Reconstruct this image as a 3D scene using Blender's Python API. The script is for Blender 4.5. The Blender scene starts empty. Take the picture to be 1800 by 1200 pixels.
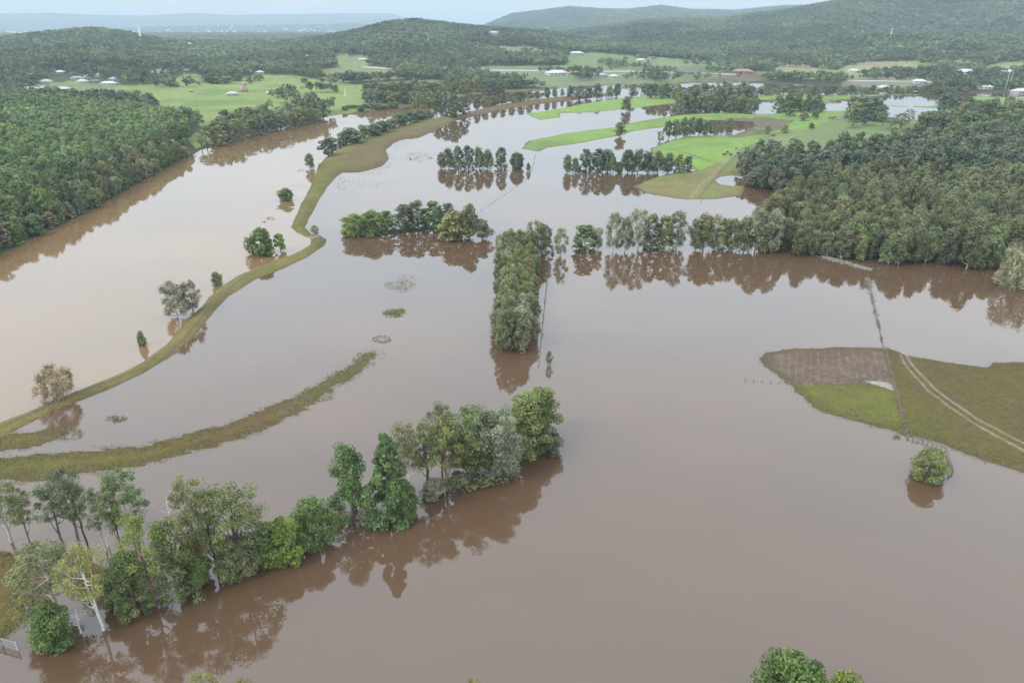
import bpy, math, random
import numpy as np
R = math.radians
SC = bpy.context.scene
COL = SC.collection

# ------------------------------------------------------------------ camera
CAM_H = 80.0
PITCH = 24.06
FPX = 1250.0
cd = bpy.data.cameras.new('camera'); cam = bpy.data.objects.new('camera', cd); COL.objects.link(cam)
cam.location = (0, 0, CAM_H); cam.rotation_euler = (R(90 - PITCH), 0, 0)
cd.sensor_width = 36; cd.lens = 36 * FPX / 1800; cd.clip_start = 0.5; cd.clip_end = 90000
SC.camera = cam

# ------------------------------------------------------------------ light
SUN_EL, SUN_AZ = 42, 238          # degrees; behind the camera, to the left
w = bpy.data.worlds.new('World'); SC.world = w; w.use_nodes = True
nt = w.node_tree; N = nt.nodes; L = nt.links; N.clear()
out = N.new('ShaderNodeOutputWorld'); bg = N.new('ShaderNodeBackground')
sky = N.new('ShaderNodeTexSky'); sky.sky_type = 'NISHITA'; sky.sun_disc = False
sky.sun_elevation = R(SUN_EL); sky.sun_rotation = R(SUN_AZ)
tc = N.new('ShaderNodeTexCoord'); sep = N.new('ShaderNodeSeparateXYZ')
L.new(tc.outputs['Generated'], sep.inputs[0])
# cloud cover: dimmer at the horizon, brighter overhead, broken into long bands
ramp = N.new('ShaderNodeValToRGB'); ramp.color_ramp.elements[0].color = (8.8, 8.8, 8.8, 1); ramp.color_ramp.elements[1].position = 1.0; ramp.color_ramp.elements[1].color = (18.5, 18.5, 18.5, 1)
for p_, v_ in ((.05, 9.6), (.18, 16.0), (.36, 20.5), (.6, 19.5)):
    q_ = ramp.color_ramp.elements.new(p_); q_.color = (v_, v_, v_, 1)
L.new(sep.outputs['Z'], ramp.inputs[0])
mp = N.new('ShaderNodeMapping'); mp.inputs['Scale'].default_value = (1.0, 1.0, 4.5)
L.new(tc.outputs['Generated'], mp.inputs['Vector'])
nz = N.new('ShaderNodeTexNoise'); nz.inputs['Scale'].default_value = 3.2; nz.inputs['Detail'].default_value = 5
L.new(mp.outputs[0], nz.inputs['Vector'])
cr = N.new('ShaderNodeValToRGB'); cr.color_ramp.elements[0].position = 0.36; cr.color_ramp.elements[1].position = 0.62
cr.color_ramp.elements[0].color = (0.76, 0.92, 1.05, 1); cr.color_ramp.elements[1].color = (0.87, 0.95, 1.03, 1)
L.new(nz.outputs['Fac'], cr.inputs[0])
vm = N.new('ShaderNodeVectorMath'); vm.operation = 'SCALE'
L.new(cr.outputs[0], vm.inputs[0]); L.new(ramp.outputs[0], vm.inputs['Scale'])
fr = N.new('ShaderNodeMapRange'); fr.inputs['From Min'].default_value = 0.3; fr.inputs['From Max'].default_value = 0.7
fr.inputs['To Min'].default_value = 0.93; fr.inputs['To Max'].default_value = 0.98
L.new(nz.outputs['Fac'], fr.inputs['Value'])
mx = N.new('ShaderNodeMixRGB'); L.new(fr.outputs[0], mx.inputs[0])
L.new(sky.outputs[0], mx.inputs[1]); L.new(vm.outputs[0], mx.inputs[2])
L.new(mx.outputs[0], bg.inputs['Color']); bg.inputs['Strength'].default_value = 0.10
L.new(bg.outputs[0], out.inputs[0])
sd = bpy.data.lights.new('sun', 'SUN'); sd.energy = 2.3; sd.angle = R(16); sd.color = (1.0, 0.96, 0.9)
so = bpy.data.objects.new('sun', sd); COL.objects.link(so); so.rotation_euler = (R(90 - SUN_EL), 0, R(180 - SUN_AZ))
so.location = (0, 0, 300)
vs = SC.view_settings; vs.view_transform = 'Standard'; vs.look = 'None'; vs.exposure = 0.0; vs.gamma = 1.0
SC.cycles.max_bounces = 6; SC.cycles.diffuse_bounces = 2; SC.cycles.glossy_bounces = 3; SC.cycles.transmission_bounces = 2
SC.cycles.volume_bounces = 0; SC.cycles.transparent_max_bounces = 4; SC.cycles.use_denoising = True

# ------------------------------------------------------------------ maths helpers
th = R(PITCH); CT, ST = math.cos(th), math.sin(th)
def at(px, py, z=0.0):
    """the point at height z that the photo shows at pixel px, py"""
    a = (px - 900) / FPX; b = (600 - py) / FPX
    dx, dy, dz = a, CT + b * ST, -ST + b * CT
    t = (z - CAM_H) / dz
    return np.array([t * dx, t * dy, z])
def proj(x, y, z):
    d = y * CT - (z - CAM_H) * ST
    d = np.maximum(d, 1e-3)
    return 900 + FPX * x / d, 600 - FPX * (y * ST + (z - CAM_H) * CT) / d
def z_for(py, y):
    b = (600 - py) / FPX
    return CAM_H + y / (CT + b * ST) * (-ST + b * CT)
def wp(pts, z=0.0): return np.array([at(px, py, z)[:2] for px, py in pts])

def vnoise(x, y, seed=0):
    xi = np.floor(x).astype(np.int64); yi = np.floor(y).astype(np.int64)
    fx = x - xi; fy = y - yi; fx = fx * fx * (3 - 2 * fx); fy = fy * fy * (3 - 2 * fy)
    def h(a, b):
        k = (a * 374761393 + b * 668265263 + seed * 974634777) & 0xffffffff
        k = ((k ^ (k >> 13)) * 1274126177) & 0xffffffff
        k = ((k ^ (k >> 16)) * 668265263) & 0xffffffff
        return ((k ^ (k >> 15)) & 0xffffff) / float(0xffffff)
    return (h(xi, yi) * (1 - fx) + h(xi + 1, yi) * fx) * (1 - fy) + (h(xi, yi + 1) * (1 - fx) + h(xi + 1, yi + 1) * fx) * fy
def fbm(x, y, s, seed=0, o=4):
    t = 0; a = .5; f = 1.0 / s
    for k in range(o):
        t = t + a * (vnoise(x * f, y * f, seed + k * 17) - .5) * 2; a *= .5; f *= 2.03
    return t
def sm(t): t = np.clip(t, 0, 1); return t * t * (3 - 2 * t)

def inside(x, y, poly):
    r = np.zeros(x.shape, bool); n = len(poly)
    for i in range(n):
        x0, y0 = poly[i]; x1, y1 = poly[(i + 1) % n]
        if y0 == y1: continue
        c = ((y0 > y) != (y1 > y))
        r ^= c & (x < (x1 - x0) * (y - y0) / (y1 - y0) + x0)
    return r
def seg_dist(x, y, pts, closed=False):
    d = np.full(x.shape, 1e9); n = len(pts)
    for i in range(n if closed else n - 1):
        x0, y0 = pts[i]; x1, y1 = pts[(i + 1) % n]
        vx, vy = x1 - x0, y1 - y0; q = vx * vx + vy * vy + 1e-9
        t = np.clip(((x - x0) * vx + (y - y0) * vy) / q, 0, 1)
        d = np.minimum(d, (x - x0 - t * vx) ** 2 + (y - y0 - t * vy) ** 2)
    return np.sqrt(d)
def sdf(x, y, poly, lim=60):
    res = np.full(x.shape, -float(lim))
    p = np.asarray(poly)
    m = (x > p[:, 0].min() - lim) & (x < p[:, 0].max() + lim) & (y > p[:, 1].min() - lim) & (y < p[:, 1].max() + lim)
    if m.any():
        xs, ys = x[m], y[m]; d = seg_dist(xs, ys, p, True)
        res[m] = np.where(inside(xs, ys, p), d, -d)
    return res

# ------------------------------------------------------------------ the lie of the land, traced on the water level
SHORE_L = [(-700, 760), (-300, 585), (-120, 505), (0, 448), (40, 427), (90, 402), (140, 380), (185, 357), (235, 327), (290, 296), (340, 270), (400, 247), (450, 233),
           (500, 222), (560, 210), (580, 204), (640, 196), (700, 190), (740, 186), (775, 178), (820, 168), (880, 163), (960, 159), (1010, 152),
           (1100, 149), (1200, 147), (1270, 144), (1400, 148), (1500, 152), (1600, 159), (1700, 164), (1800, 162), (2100, 162), (2600, 170)]
far_w = wp(SHORE_L)
FAR = np.vstack([far_w, [[60000, 500], [60000, 60000], [-60000, 60000], [-60000, far_w[0][1]]]])
LEVEE = wp([(-300, 850), (-60, 765), (0, 742), (60, 719), (100, 701), (150, 682), (200, 661), (250, 637), (290, 608), (320, 575), (350, 543), (380, 510), (420, 484),
    (470, 463), (500, 452), (530, 440), (545, 430), (546, 420), (522, 410), (512, 400), (524, 370), (540, 340), (552, 312), (560, 290),
    (575, 275), (610, 255), (650, 238), (700, 222), (740, 212), (790, 206), (820, 199), (870, 187), (930, 177), (1010, 169), (1075, 164),
    (1078, 167), (1010, 175), (940, 183), (870, 195), (822, 207), (800, 212), (765, 230), (740, 241), (712, 243), (692, 252), (678, 264), (684, 280), (672, 292),
    (640, 300), (604, 302), (590, 312), (576, 328), (561, 352), (547, 377), (536, 400), (548, 412), (563, 414), (574, 421), (571, 431),
    (540, 452), (500, 471), (450, 491), (402, 521), (372, 552), (342, 592), (300, 628), (250, 657), (200, 681), (150, 701), (100, 719), (40, 750), (0, 770), (-60, 798), (-300, 900)])
SPIT_N = wp([(935, 205), (924, 200), (950, 197), (990, 190), (1040, 180), (1090, 173), (1130, 170), (1200, 168), (1300, 171), (1310, 176), (1250, 182), (1170, 184), (1095, 192), (1040, 198), (985, 199), (984, 207), (948, 211)])
MAIN = wp([(918, 262), (928, 248), (1000, 234), (1080, 224), (1100, 218), (1150, 209), (1200, 202), (1290, 197), (1320, 200), (1370, 200), (1440, 195), (1500, 196),
    (1560, 208), (1612, 211), (1660, 198), (1800, 180), (2300, 180), (2300, 262), (1800, 258), (1700, 262), (1600, 262), (1520, 268), (1440, 274), (1350, 288), (1316, 310),
    (1312, 330), (1302, 344), (1270, 349), (1215, 351), (1180, 348), (1136, 339), (1111, 328), (1140, 316), (1180, 305), (1222, 300), (1215, 292), (1180, 283), (1150, 272),
    (1142, 262), (1172, 250), (1205, 240), (1250, 238), (1290, 237), (1330, 222), (1322, 214), (1289, 213), (1250, 211), (1200, 214), (1170, 223), (1110, 231), (1100, 236),
    (1060, 244), (1019, 252), (961, 260), (948, 267)])
NORTH = wp([(1310, 168), (1400, 166), (1500, 167), (1600, 166), (1700, 169), (1800, 172), (2200, 172), (2200, 190), (1800, 200), (1640, 205), (1480, 200), (1400, 200), (1330, 201), (1300, 178)])
HOLES = [wp(h) for h in (
    [(1320, 176), (1368, 176), (1368, 200), (1320, 201)],
    [(1435, 182), (1499, 182), (1497, 195), (1438, 195)],
    [(1455, 178), (1500, 174), (1550, 168), (1640, 167), (1710, 170), (1706, 182), (1620, 187), (1560, 186), (1500, 184)],
    [(1552, 187), (1600, 188), (1665, 192), (1650, 200), (1610, 210), (1562, 207)],
    [(1256, 316), (1268, 311), (1285, 309), (1305, 310), (1325, 314), (1320, 325), (1290, 327), (1265, 324)])]
ISLAND = wp([(1333, 630), (1345, 620), (1400, 613), (1480, 610), (1560, 612), (1590, 625), (1640, 632), (1690, 640), (1735, 646), (1747, 638), (1800, 637), (2100, 640), (2300, 800),
    (2100, 930), (1800, 830), (1740, 812), (1680, 790), (1640, 774), (1590, 766), (1575, 757), (1530, 748), (1480, 735), (1440, 720), (1418, 705), (1393, 680), (1368, 662), (1345, 645)])
PLOUGH = wp([(1325, 630), (1345, 610), (1400, 600), (1480, 600), (1556, 605), (1569, 684), (1530, 678), (1393, 677), (1345, 655)])
PUDDLE = wp([(1520, 676), (1545, 675), (1569, 682), (1571, 693), (1545, 684)])
RIDGE = wp([(-200, 812), (0, 804), (60, 800), (150, 793), (250, 782), (330, 765), (400, 745), (450, 725), (500, 705), (540, 688), (580, 666), (620, 640), (652, 618),
    (657, 628), (622, 660), (572, 690), (530, 720), (490, 745), (420, 770), (340, 795), (270, 812), (200, 826), (100, 838), (0, 846), (-200, 860)])
LOW1 = wp([(-100, 772), (0, 766), (60, 757), (105, 754), (118, 762), (90, 778), (40, 788), (0, 794), (-100, 800)])
LOW2 = wp([(-200, 950), (0, 968), (45, 985), (52, 1010), (44, 1060), (40, 1090), (28, 1112), (0, 1128), (-250, 1150)])
TUFT1 = wp([(676, 500), (690, 494), (720, 496), (728, 504), (715, 512), (688, 514)])
TUFT2 = wp([(673, 549), (684, 543), (704, 543), (712, 549), (705, 557), (684, 557)])
TUFT3 = wp([(718, 275), (735, 268), (752, 272), (756, 280), (735, 285), (722, 282)])
BANKC = wp([(680, 404), (740, 400), (790, 401), (800, 405), (760, 406), (700, 411), (640, 414)])
# name, polygon, slope, top height, edge wobble
LANDS = [(LEVEE, .40, 1.7, .5), (SPIT_N, .10, 1.3, 2.), (MAIN, .07, 1.8, 1.6), (NORTH, .06, 1.0, 2.), (ISLAND, .05, .9, .7),
         (RIDGE, .05, .20, .45), (LOW1, .05, .18, .45), (LOW2, .08, .35, .5), (TUFT1, .05, -.12, .6), (TUFT2, .05, .03, .4), (TUFT3, .03, -.04, 1.4), (BANKC, .1, .3, .5)]

# hill crests: (pixel trace, distance, front reach, back reach, how much trees add)
HILLS = [
 ([(-500, 80), (-200, 72), (0, 76), (60, 68), (120, 62), (160, 60), (210, 63), (260, 72), (320, 79), (420, 80), (500, 78), (560, 72), (620, 62), (680, 48), (730, 44), (790, 50), (850, 56), (950, 62), (1050, 75), (1200, 90)], 2350, 1250, 900, 9),
 ([(640, 120), (760, 58), (850, 48), (900, 30), (950, 25), (1000, 19), (1060, 23), (1110, 23), (1160, 17), (1210, 23), (1290, 25), (1380, 18), (1500, 15), (1900, 20)], 6200, 2600, 2500, 9),
 ([(860, 100), (950, 66), (1040, 54), (1120, 42), (1190, 40), (1260, 40), (1330, 32), (1390, 26), (1440, 17), (1500, 8), (1550, 4), (1600, 4), (1640, 7), (1680, 9), (1720, 8), (1770, 6), (1830, 4), (2000, 0), (2300, 12), (2600, 30)], 3400, 1750, 1500, 9),
 ([(1180, 118), (1260, 98), (1330, 88), (1400, 82), (1460, 76), (1530, 70), (1600, 74), (1680, 84), (1760, 96), (1850, 100), (2100, 90)], 2250, 620, 500, 9),
 ([(-600, 33), (-100, 30), (0, 28), (90, 27), (170, 30), (250, 31), (300, 29), (350, 27), (400, 30), (480, 29), (560, 28), (640, 27), (690, 28), (712, 34), (740, 46), (900, 48), (1100, 48)], 15000, 3000, 3000, 0),
 ([(-600, 60), (-50, 58), (150, 56), (260, 49), (430, 47), (600, 44), (800, 45), (1000, 50)], 9500, 1800, 1500, 0),
]
def hills(x, y):
    r = np.hypot(x, y); az = np.arctan2(x, np.maximum(y, 1e-3)); z = np.zeros(x.shape)
    for pts, D, wf, wb, tr in HILLS:
        a = []; zz = []
        for px, py in pts:
            aa = (px - 900) / FPX; b = (600 - py) / FPX; dy = CT + b * ST
            ang = math.atan2(aa, dy); a.append(ang)
            yy = D * math.cos(ang); zz.append(max(z_for(py, yy) - tr, 0))
        crest = np.interp(az, a, zz)
        wob = fbm(x, y, D * .12, int(D) % 97, 3) * D * .05
        t = np.where(r < D, (D - r + wob * np.clip((D - r) / wf, 0, 1)) / wf, (r - D) / wb)
        prof = np.clip(1 - t, 0, 1); prof = prof * prof * (3 - 2 * prof) * .55 + prof * .45
        gul = 1.12 - np.abs(fbm(x, y, D * .16, 7, 4)) * 2.1 * np.clip(t * 3, 0, 1) * np.where(prof < .98, 1, 0) * (1 if D < 9000 else .2)
        z = np.maximum(z, crest * prof * np.clip(gul, .35, 1.12))
    return z
def T(x, y, full=False):
    """ground height"""
    x = np.atleast_1d(np.asarray(x, float)); y = np.atleast_1d(np.asarray(y, float))
    z = np.full(x.shape, -2.0); owner = np.full(x.shape, -1)
    r = np.hypot(x, y)
    wx = fbm(x, y, 9, 3, 3); wy = fbm(x, y, 9, 41, 3)
    fine = fbm(x * .45, y, 1.5, 77, 3)
    for i, (p, s, top, wob) in enumerate(LANDS):
        d = sdf(x + wx * wob, y + wy * wob, p, 40)
        zz = np.minimum(d * s, top * (1 + .12 * wx))
        zz = np.where(d > 0, zz, np.maximum(d * s, -2))
        if i >= 5: zz = zz + fine * .10
        else: zz = zz + fine * (.05 if i == 4 else .03)
        m = zz > z; z = np.where(m, zz, z); owner = np.where(m & (zz > -.4), i, owner)
    for h in HOLES:
        d = sdf(x + wx * 1.5, y + wy * 1.5, h, 30)
        z = np.minimum(z, np.where(d > -15, -d * .12, 9))
    d = sdf(x + wx * 2, y + wy * 2, FAR, 700)
    zf = np.where(d > 0, np.minimum(d * .18, 1.6) + np.clip(d - 10, 0, 700) * .006 + sm(d / 300) * (fbm(x, y, 160, 5, 3) * 3.5 + 2.5), np.maximum(d * .2, -2))
    zf = zf + np.where(d > 0, hills(x, y) * sm(d / 250), 0)
    m = zf > z; z = np.where(m, zf, z); owner = np.where(m & (zf > -.3), 100, owner)
    if full: return z, owner, d
    return z
def T1(x, y): return float(T([x], [y])[0])
def ground_at(px, py):
    """point of the terrain seen at a pixel (ray march)"""
    a = (px - 900) / FPX; b = (600 - py) / FPX
    dx, dy, dz = a, CT + b * ST, -ST + b * CT
    t0 = 50 / dy
    ts = np.geomspace(t0, 16000, 1500)
    X, Y, Z = ts * dx, ts * dy, CAM_H + ts * dz
    g = np.maximum(T(X, Y), 0)
    k = np.nonzero(Z <= g)[0]
    if len(k) == 0: return X[-1], Y[-1], float(g[-1])
    k = k[0]; return float(X[k]), float(Y[k]), float(max(g[k], 0))

# ------------------------------------------------------------------ materials
def mat(name):
    m = bpy.data.materials.new(name); m.use_nodes = True; n = m.node_tree; n.nodes.clear()
    o = n.nodes.new('ShaderNodeOutputMaterial'); return m, n.nodes, n.links, o
def simple(name, c, rough=.8, noise=.25, scale=4.0, metal=0.0, objcol=False):
    m, n, l, o = mat(name); b = n.new('ShaderNodeBsdfPrincipled'); l.new(b.outputs[0], o.inputs[0])
    t = n.new('ShaderNodeTexCoord'); z = n.new('ShaderNodeTexNoise'); z.inputs['Scale'].default_value = scale; z.inputs['Detail'].default_value = 4
    l.new(t.outputs['Object'], z.inputs['Vector'])
    mr = n.new('ShaderNodeMapRange'); mr.inputs['To Min'].default_value = 1 - noise; mr.inputs['To Max'].default_value = 1 + noise
    l.new(z.outputs['Fac'], mr.inputs['Value'])
    v = n.new('ShaderNodeVectorMath'); v.operation = 'SCALE'; l.new(mr.outputs[0], v.inputs['Scale'])
    if objcol:
        oi = n.new('ShaderNodeObjectInfo'); l.new(oi.outputs['Color'], v.inputs[0])
    else: v.inputs[0].default_value = c
    l.new(v.outputs[0], b.inputs['Base Color'])
    b.inputs['Roughness'].default_value = rough; b.inputs['Metallic'].default_value = metal
    return m
def leaf_mat(name, stuff):
    m, n, l, o = mat(name)
    if stuff:
        c = n.new('ShaderNodeAttribute'); c.attribute_name = 'tint'; csock = c.outputs['Color']
    else:
        c = n.new('ShaderNodeObjectInfo'); csock = c.outputs['Color']
    a = n.new('ShaderNodeAttribute'); a.attribute_name = 'v'
    mr = n.new('ShaderNodeMapRange'); mr.inputs['To Min'].default_value = .55; mr.inputs['To Max'].default_value = 1.75
    l.new(a.outputs['Fac'], mr.inputs['Value'])
    s = n.new('ShaderNodeVectorMath'); s.operation = 'SCALE'; l.new(csock, s.inputs[0]); l.new(mr.outputs[0], s.inputs['Scale'])
    # new growth is yellower than the old leaves
    hs = n.new('ShaderNodeMixRGB'); hs.blend_type = 'MULTIPLY'; hs.inputs[2].default_value = (1.12, 1.05, .78, 1)
    p = n.new('ShaderNodeMath'); p.operation = 'POWER'; p.inputs[1].default_value = 2.2; l.new(a.outputs['Fac'], p.inputs[0])
    l.new(p.outputs[0], hs.inputs[0]); l.new(s.outputs[0], hs.inputs[1])
    d = n.new('ShaderNodeBsdfDiffuse'); t = n.new('ShaderNodeBsdfTranslucent'); x = n.new('ShaderNodeMixShader'); x.inputs[0].default_value = .28
    l.new(hs.outputs[0], d.inputs[0]); l.new(hs.outputs[0], t.inputs[0]); l.new(d.outputs[0], x.inputs[1]); l.new(t.outputs[0], x.inputs[2])
    g = n.new('ShaderNodeBsdfGlossy'); g.inputs['Roughness'].default_value = .55; g.inputs['Color'].default_value = (1, 1, 1, 1)
    y = n.new('ShaderNodeMixShader'); y.inputs[0].default_value = .025
    l.new(x.outputs[0], y.inputs[1]); l.new(g.outputs[0], y.inputs[2]); l.new(y.outputs[0], o.inputs[0])
    return m
M = {}
M['leaf'] = leaf_mat('leaves', False); M['canopy'] = leaf_mat('distant_leaves', True)
M['bark'] = simple('bark', None, .85, .45, 1.5, objcol=True)
M['post'] = simple('weathered_timber', (.16, .14, .12), .9, .4)
M['white'] = simple('white_paint', (.75, .74, .71), .6, .1)
M['gate'] = simple('pale_timber', (.42, .39, .34), .8, .2)
M['steel'] = simple('galvanised_steel', (.55, .57, .58), .5, .1, metal=.4)
M['wire'] = simple('fence_wire', (.2, .19, .18), .6, .2, metal=.5)
M['wall'] = simple('house_wall', None, .8, .12, .5, objcol=True)
M['roof'] = simple('house_roof', None, .7, .15, .5, objcol=True)
M['glass'] = simple('window_glass', (.06, .07, .08), .15, .1)
M['door'] = simple('door_paint', (.25, .2, .16), .6, .1)
M['asphalt'] = simple('road_surface', (.36, .36, .35), .85, .15, .1)
M['rubber'] = simple('black_rubber', (.02, .02, .02), .7, .2)
M['hide'] = simple('black_cattle_hide', (.02, .018, .016), .8, .2)
M['debris'] = simple('flood_debris', (.16, .12, .065), .95, .5, 2)
M['tuft'] = simple('drowned_grass', (.17, .16, .05), .95, .5, 1)

# ------------------------------------------------------------------ mesh helpers
def tag(o, label=None, cat=None, group=None, kind=None):
    if label: o['label'] = label
    if cat: o['category'] = cat
    if group: o['group'] = group
    if kind: o['kind'] = kind
    return o
def mesh_np(name, V, F, m=None, face_attr=None, face_col=None, smooth=False):
    V = np.asarray(V, np.float32); F = np.asarray(F, np.int32); k = F.shape[1]
    me = bpy.data.meshes.new(name)
    me.vertices.add(len(V)); me.vertices.foreach_set('co', V.ravel())
    me.loops.add(F.size); me.loops.foreach_set('vertex_index', F.ravel())
    me.polygons.add(len(F)); me.polygons.foreach_set('loop_start', np.arange(0, F.size, k, dtype=np.int32))
    me.polygons.foreach_set('loop_total', np.full(len(F), k, np.int32))
    me.update(calc_edges=True)
    if face_attr is not None:
        a = me.attributes.new('v', 'FLOAT', 'FACE'); a.data.foreach_set('value', np.asarray(face_attr, np.float32))
    if face_col is not None:
        a = me.attributes.new('tint', 'FLOAT_COLOR', 'FACE')
        a.data.foreach_set('color', np.c_[face_col, np.ones(len(face_col))].astype(np.float32).ravel())
    if smooth: me.polygons.foreach_set('use_smooth', np.ones(len(F), bool))
    if m: me.materials.append(m)
    return me
def link(name, me, parent=None):
    o = bpy.data.objects.new(name, me); COL.objects.link(o)
    if parent: o.parent = parent
    return o
class MB:
    """quads gathered into one mesh"""
    def __init__(s): s.V = []; s.F = []; s.n = 0
    def add(s, V, F):
        s.V.append(np.asarray(V, float)); s.F.append(np.asarray(F, int) + s.n); s.n += len(V)
    def box(s, c, d, rz=0, taper=1.0):
        x, y, z = [q / 2 for q in d]
        v = np.array([[-x, -y, -z], [x, -y, -z], [x, y, -z], [-x, y, -z], [-x * taper, -y * taper, z], [x * taper, -y * taper, z], [x * taper, y * taper, z], [-x * taper, y * taper, z]])
        c_, s_ = math.cos(rz), math.sin(rz)
        v[:, :2] = v[:, :2] @ np.array([[c_, s_], [-s_, c_]])
        s.add(v + np.array(c), [[0, 3, 2, 1], [4, 5, 6, 7], [0, 1, 5, 4], [1, 2, 6, 5], [2, 3, 7, 6], [3, 0, 4, 7]])
    def tube(s, P, r, k=6):
        P = np.asarray(P, float); n = len(P)
        if np.isscalar(r): r = [r] * n
        ring = []
        for i in range(n):
            t = P[min(i + 1, n - 1)] - P[max(i - 1, 0)]; t = t / (np.linalg.norm(t) + 1e-9)
            u = np.cross(t, [0, 1, 0.1] if abs(t[1]) < .9 else [1, 0, 0]); u /= np.linalg.norm(u) + 1e-9; v = np.cross(t, u)
            a = np.arange(k) * 2 * math.pi / k
            ring.append(P[i] + r[i] * (np.cos(a)[:, None] * u + np.sin(a)[:, None] * v))
        F = []
        for i in range(n - 1):
            for j in range(k):
                F.append([i * k + j, i * k + (j + 1) % k, (i + 1) * k + (j + 1) % k, (i + 1) * k + j])
        V = np.vstack(ring)
        # caps as degenerate-free fans of quads
        for base in (0, (n - 1) * k):
            if k == 6: F += [[base, base + 1, base + 2, base + 3], [base, base + 3, base + 4, base + 5]]
            elif k == 4: F += [[base, base + 1, base + 2, base + 3]]
        s.add(V, F)
    def mesh(s, name, m): return mesh_np(name, np.vstack(s.V), np.vstack(s.F), m)
    def build(s, name, m, parent=None): return link(name, s.mesh(name, m), parent)

# ------------------------------------------------------------------ ground sheet
az_in = np.linspace(R(-44), R(44), 1000)
az = np.concatenate([np.linspace(R(-80), R(-44), 60)[:-1], az_in, np.linspace(R(44), R(80), 60)[1:]])
rows = []
for py in np.arange(1300, 66, -1.35):
    rows.append(at(900, py)[1])
rows = np.array(rows); rows = np.concatenate([np.geomspace(20, rows[0], 12)[:-1], rows, np.geomspace(rows[-1], 33000, 170)[1:]])
AA, RR = np.meshgrid(az, rows)
GX = (RR * np.sin(AA)).ravel(); GY = (RR * np.cos(AA)).ravel()
gz, owner, fard = T(GX, GY, True)
GPX, GPY = proj(GX, GY, gz)
def c3(*c): return np.array(c)
gc = np.tile(c3(.075, .055, .035), (len(GX), 1))
n1 = fbm(GX, GY, 6, 11, 4)[:, None]; n2 = fbm(GX, GY, 40, 12, 3)[:, None]; n3 = fbm(GX, GY, 1.5, 13, 2)[:, None]
OLIVE = c3(.105, .092, .03); BRIGHT = c3(.165, .25, .058); BROWN = c3(.125, .085, .045); TAN = c3(.30, .25, .13); FLOOR = c3(.045, .055, .03)
MIDG = c3(.13, .19, .055); DRY = c3(.22, .17, .07); WET = c3(.085, .06, .035)
def mixc(a, b, t): t = np.clip(t, 0, 1); return a * (1 - t) + b * t
def setc(mask, col): gc[mask] = (col[mask] if getattr(col, 'ndim', 1) == 2 else col)
o = owner
lev = mixc(mixc(OLIVE * 1.15, c3(.18, .145, .055), sm((n2 + .1) * 2)), c3(.125, .13, .035), sm(n1 * 1.5))
setc(o == 0, lev)
brown_far = sm((np.hypot(GX, GY) - 560)[:, None] / 200)
setc(o == 0, mixc(lev, c3(.17, .12, .065), brown_far * .8))
setc(o == 1, mixc(BRIGHT, c3(.20, .26, .06), n2 + .2)); setc(o == 3, mixc(MIDG, BRIGHT, n2 + .4))
mainc = mixc(mixc(BRIGHT, MIDG, sm(n2 * 1.4 + .1)), c3(.2, .25, .07), n1 * .8)
mainc = mixc(mainc, c3(.12, .15, .06), sm(fbm(GX, GY, 22, 91, 4)[:, None] * 1.6 - .1) * .7)
setc(o == 2, mainc)
# the drowned apron south of the bright paddock, and the browner rims
ap = inside(GPX, GPY, [(1100, 300), (1150, 315), (1230, 300), (1262, 285), (1330, 290), (1330, 352), (1100, 352)]) & (o == 2)
setc(ap, mixc(mixc(c3(.17, .18, .06), c3(.16, .115, .06), sm(n1 + .45)), MIDG, n2))
dull = inside(GPX, GPY, [(1262, 300), (1300, 262), (1370, 236), (1440, 222), (1480, 200), (1830, 190), (1830, 270), (1300, 300)]) & (o == 2)
setc(dull, mixc(c3(.13, .17, .065), c3(.17, .19, .085), sm(n2 + .5)))
mud = inside(GPX, GPY, [(1275, 209), (1340, 205), (1395, 212), (1370, 228), (1330, 238), (1278, 243)]) & (o == 2)
setc(mud, mixc(c3(.12, .095, .06), MIDG, sm(n1 * 2)))
plg = inside(GX, GY, PLOUGH) & (o == 4)
setc(o == 4, mixc(mixc(c3(.098, .080, .028), c3(.095, .065, .032), sm(n1 * 1.6 + .2)), c3(.098, .095, .026), sm(n2 * 1.4)))
isl_l = inside(GPX, GPY, [(1380, 672), (1570, 684), (1595, 775), (1380, 730)]) & (o == 4)
setc(isl_l, mixc(c3(.115, .115, .028), c3(.10, .078, .03), sm(n1 + .2)))
# furrows run away from the camera, with a few cross tracks near the puddle
px_dir = wp([(1480, 675), (1475, 612)]); dvec = px_dir[1] - px_dir[0]; dvec /= np.linalg.norm(dvec)
across = (GX * dvec[1] - GY * dvec[0])
fur = np.abs(((across / 1.75) % 1) - .5) * 2
pc = mixc(c3(.145, .102, .075), c3(.105, .074, .055), sm(n1 + .5))
pc = mixc(pc, c3(.21, .175, .145), (sm((fur - .8) / .12))[:, None] * .5 * sm(n2 + .8) * (.6 + n3))
curl = np.abs(((np.hypot((GX - at(1500, 700)[0]) * 1.1, GY - at(1500, 700)[1]) / 1.7) % 1) - .5) * 2
near_p = inside(GPX, GPY, [(1440, 632), (1565, 636), (1569, 684), (1400, 676)])
pc = mixc(pc, c3(.23, .17, .12), (sm((curl - .75) / .2) * near_p)[:, None] * .35)
setc(plg, pc)
pud = sdf(GX, GY, PUDDLE, 10); setc((pud > 0) & (owner == 4), c3(.27, .25, .23))
for i in (5, 6, 7): setc(o == i, mixc(mixc(c3(.115, .082, .03), c3(.11, .068, .032), sm(n1 * 2 + .3)), c3(.108, .092, .026), sm(n2 * 1.5)))
apr = inside(GPX, GPY, [(575, 330), (600, 290), (620, 262), (720, 228), (800, 214), (800, 190), (1000, 170), (1000, 300), (660, 330)]) & (o == 0)
setc(apr, mixc(c3(.125, .10, .045), c3(.135, .092, .05), sm(n1 + n2 + .5)))
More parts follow.
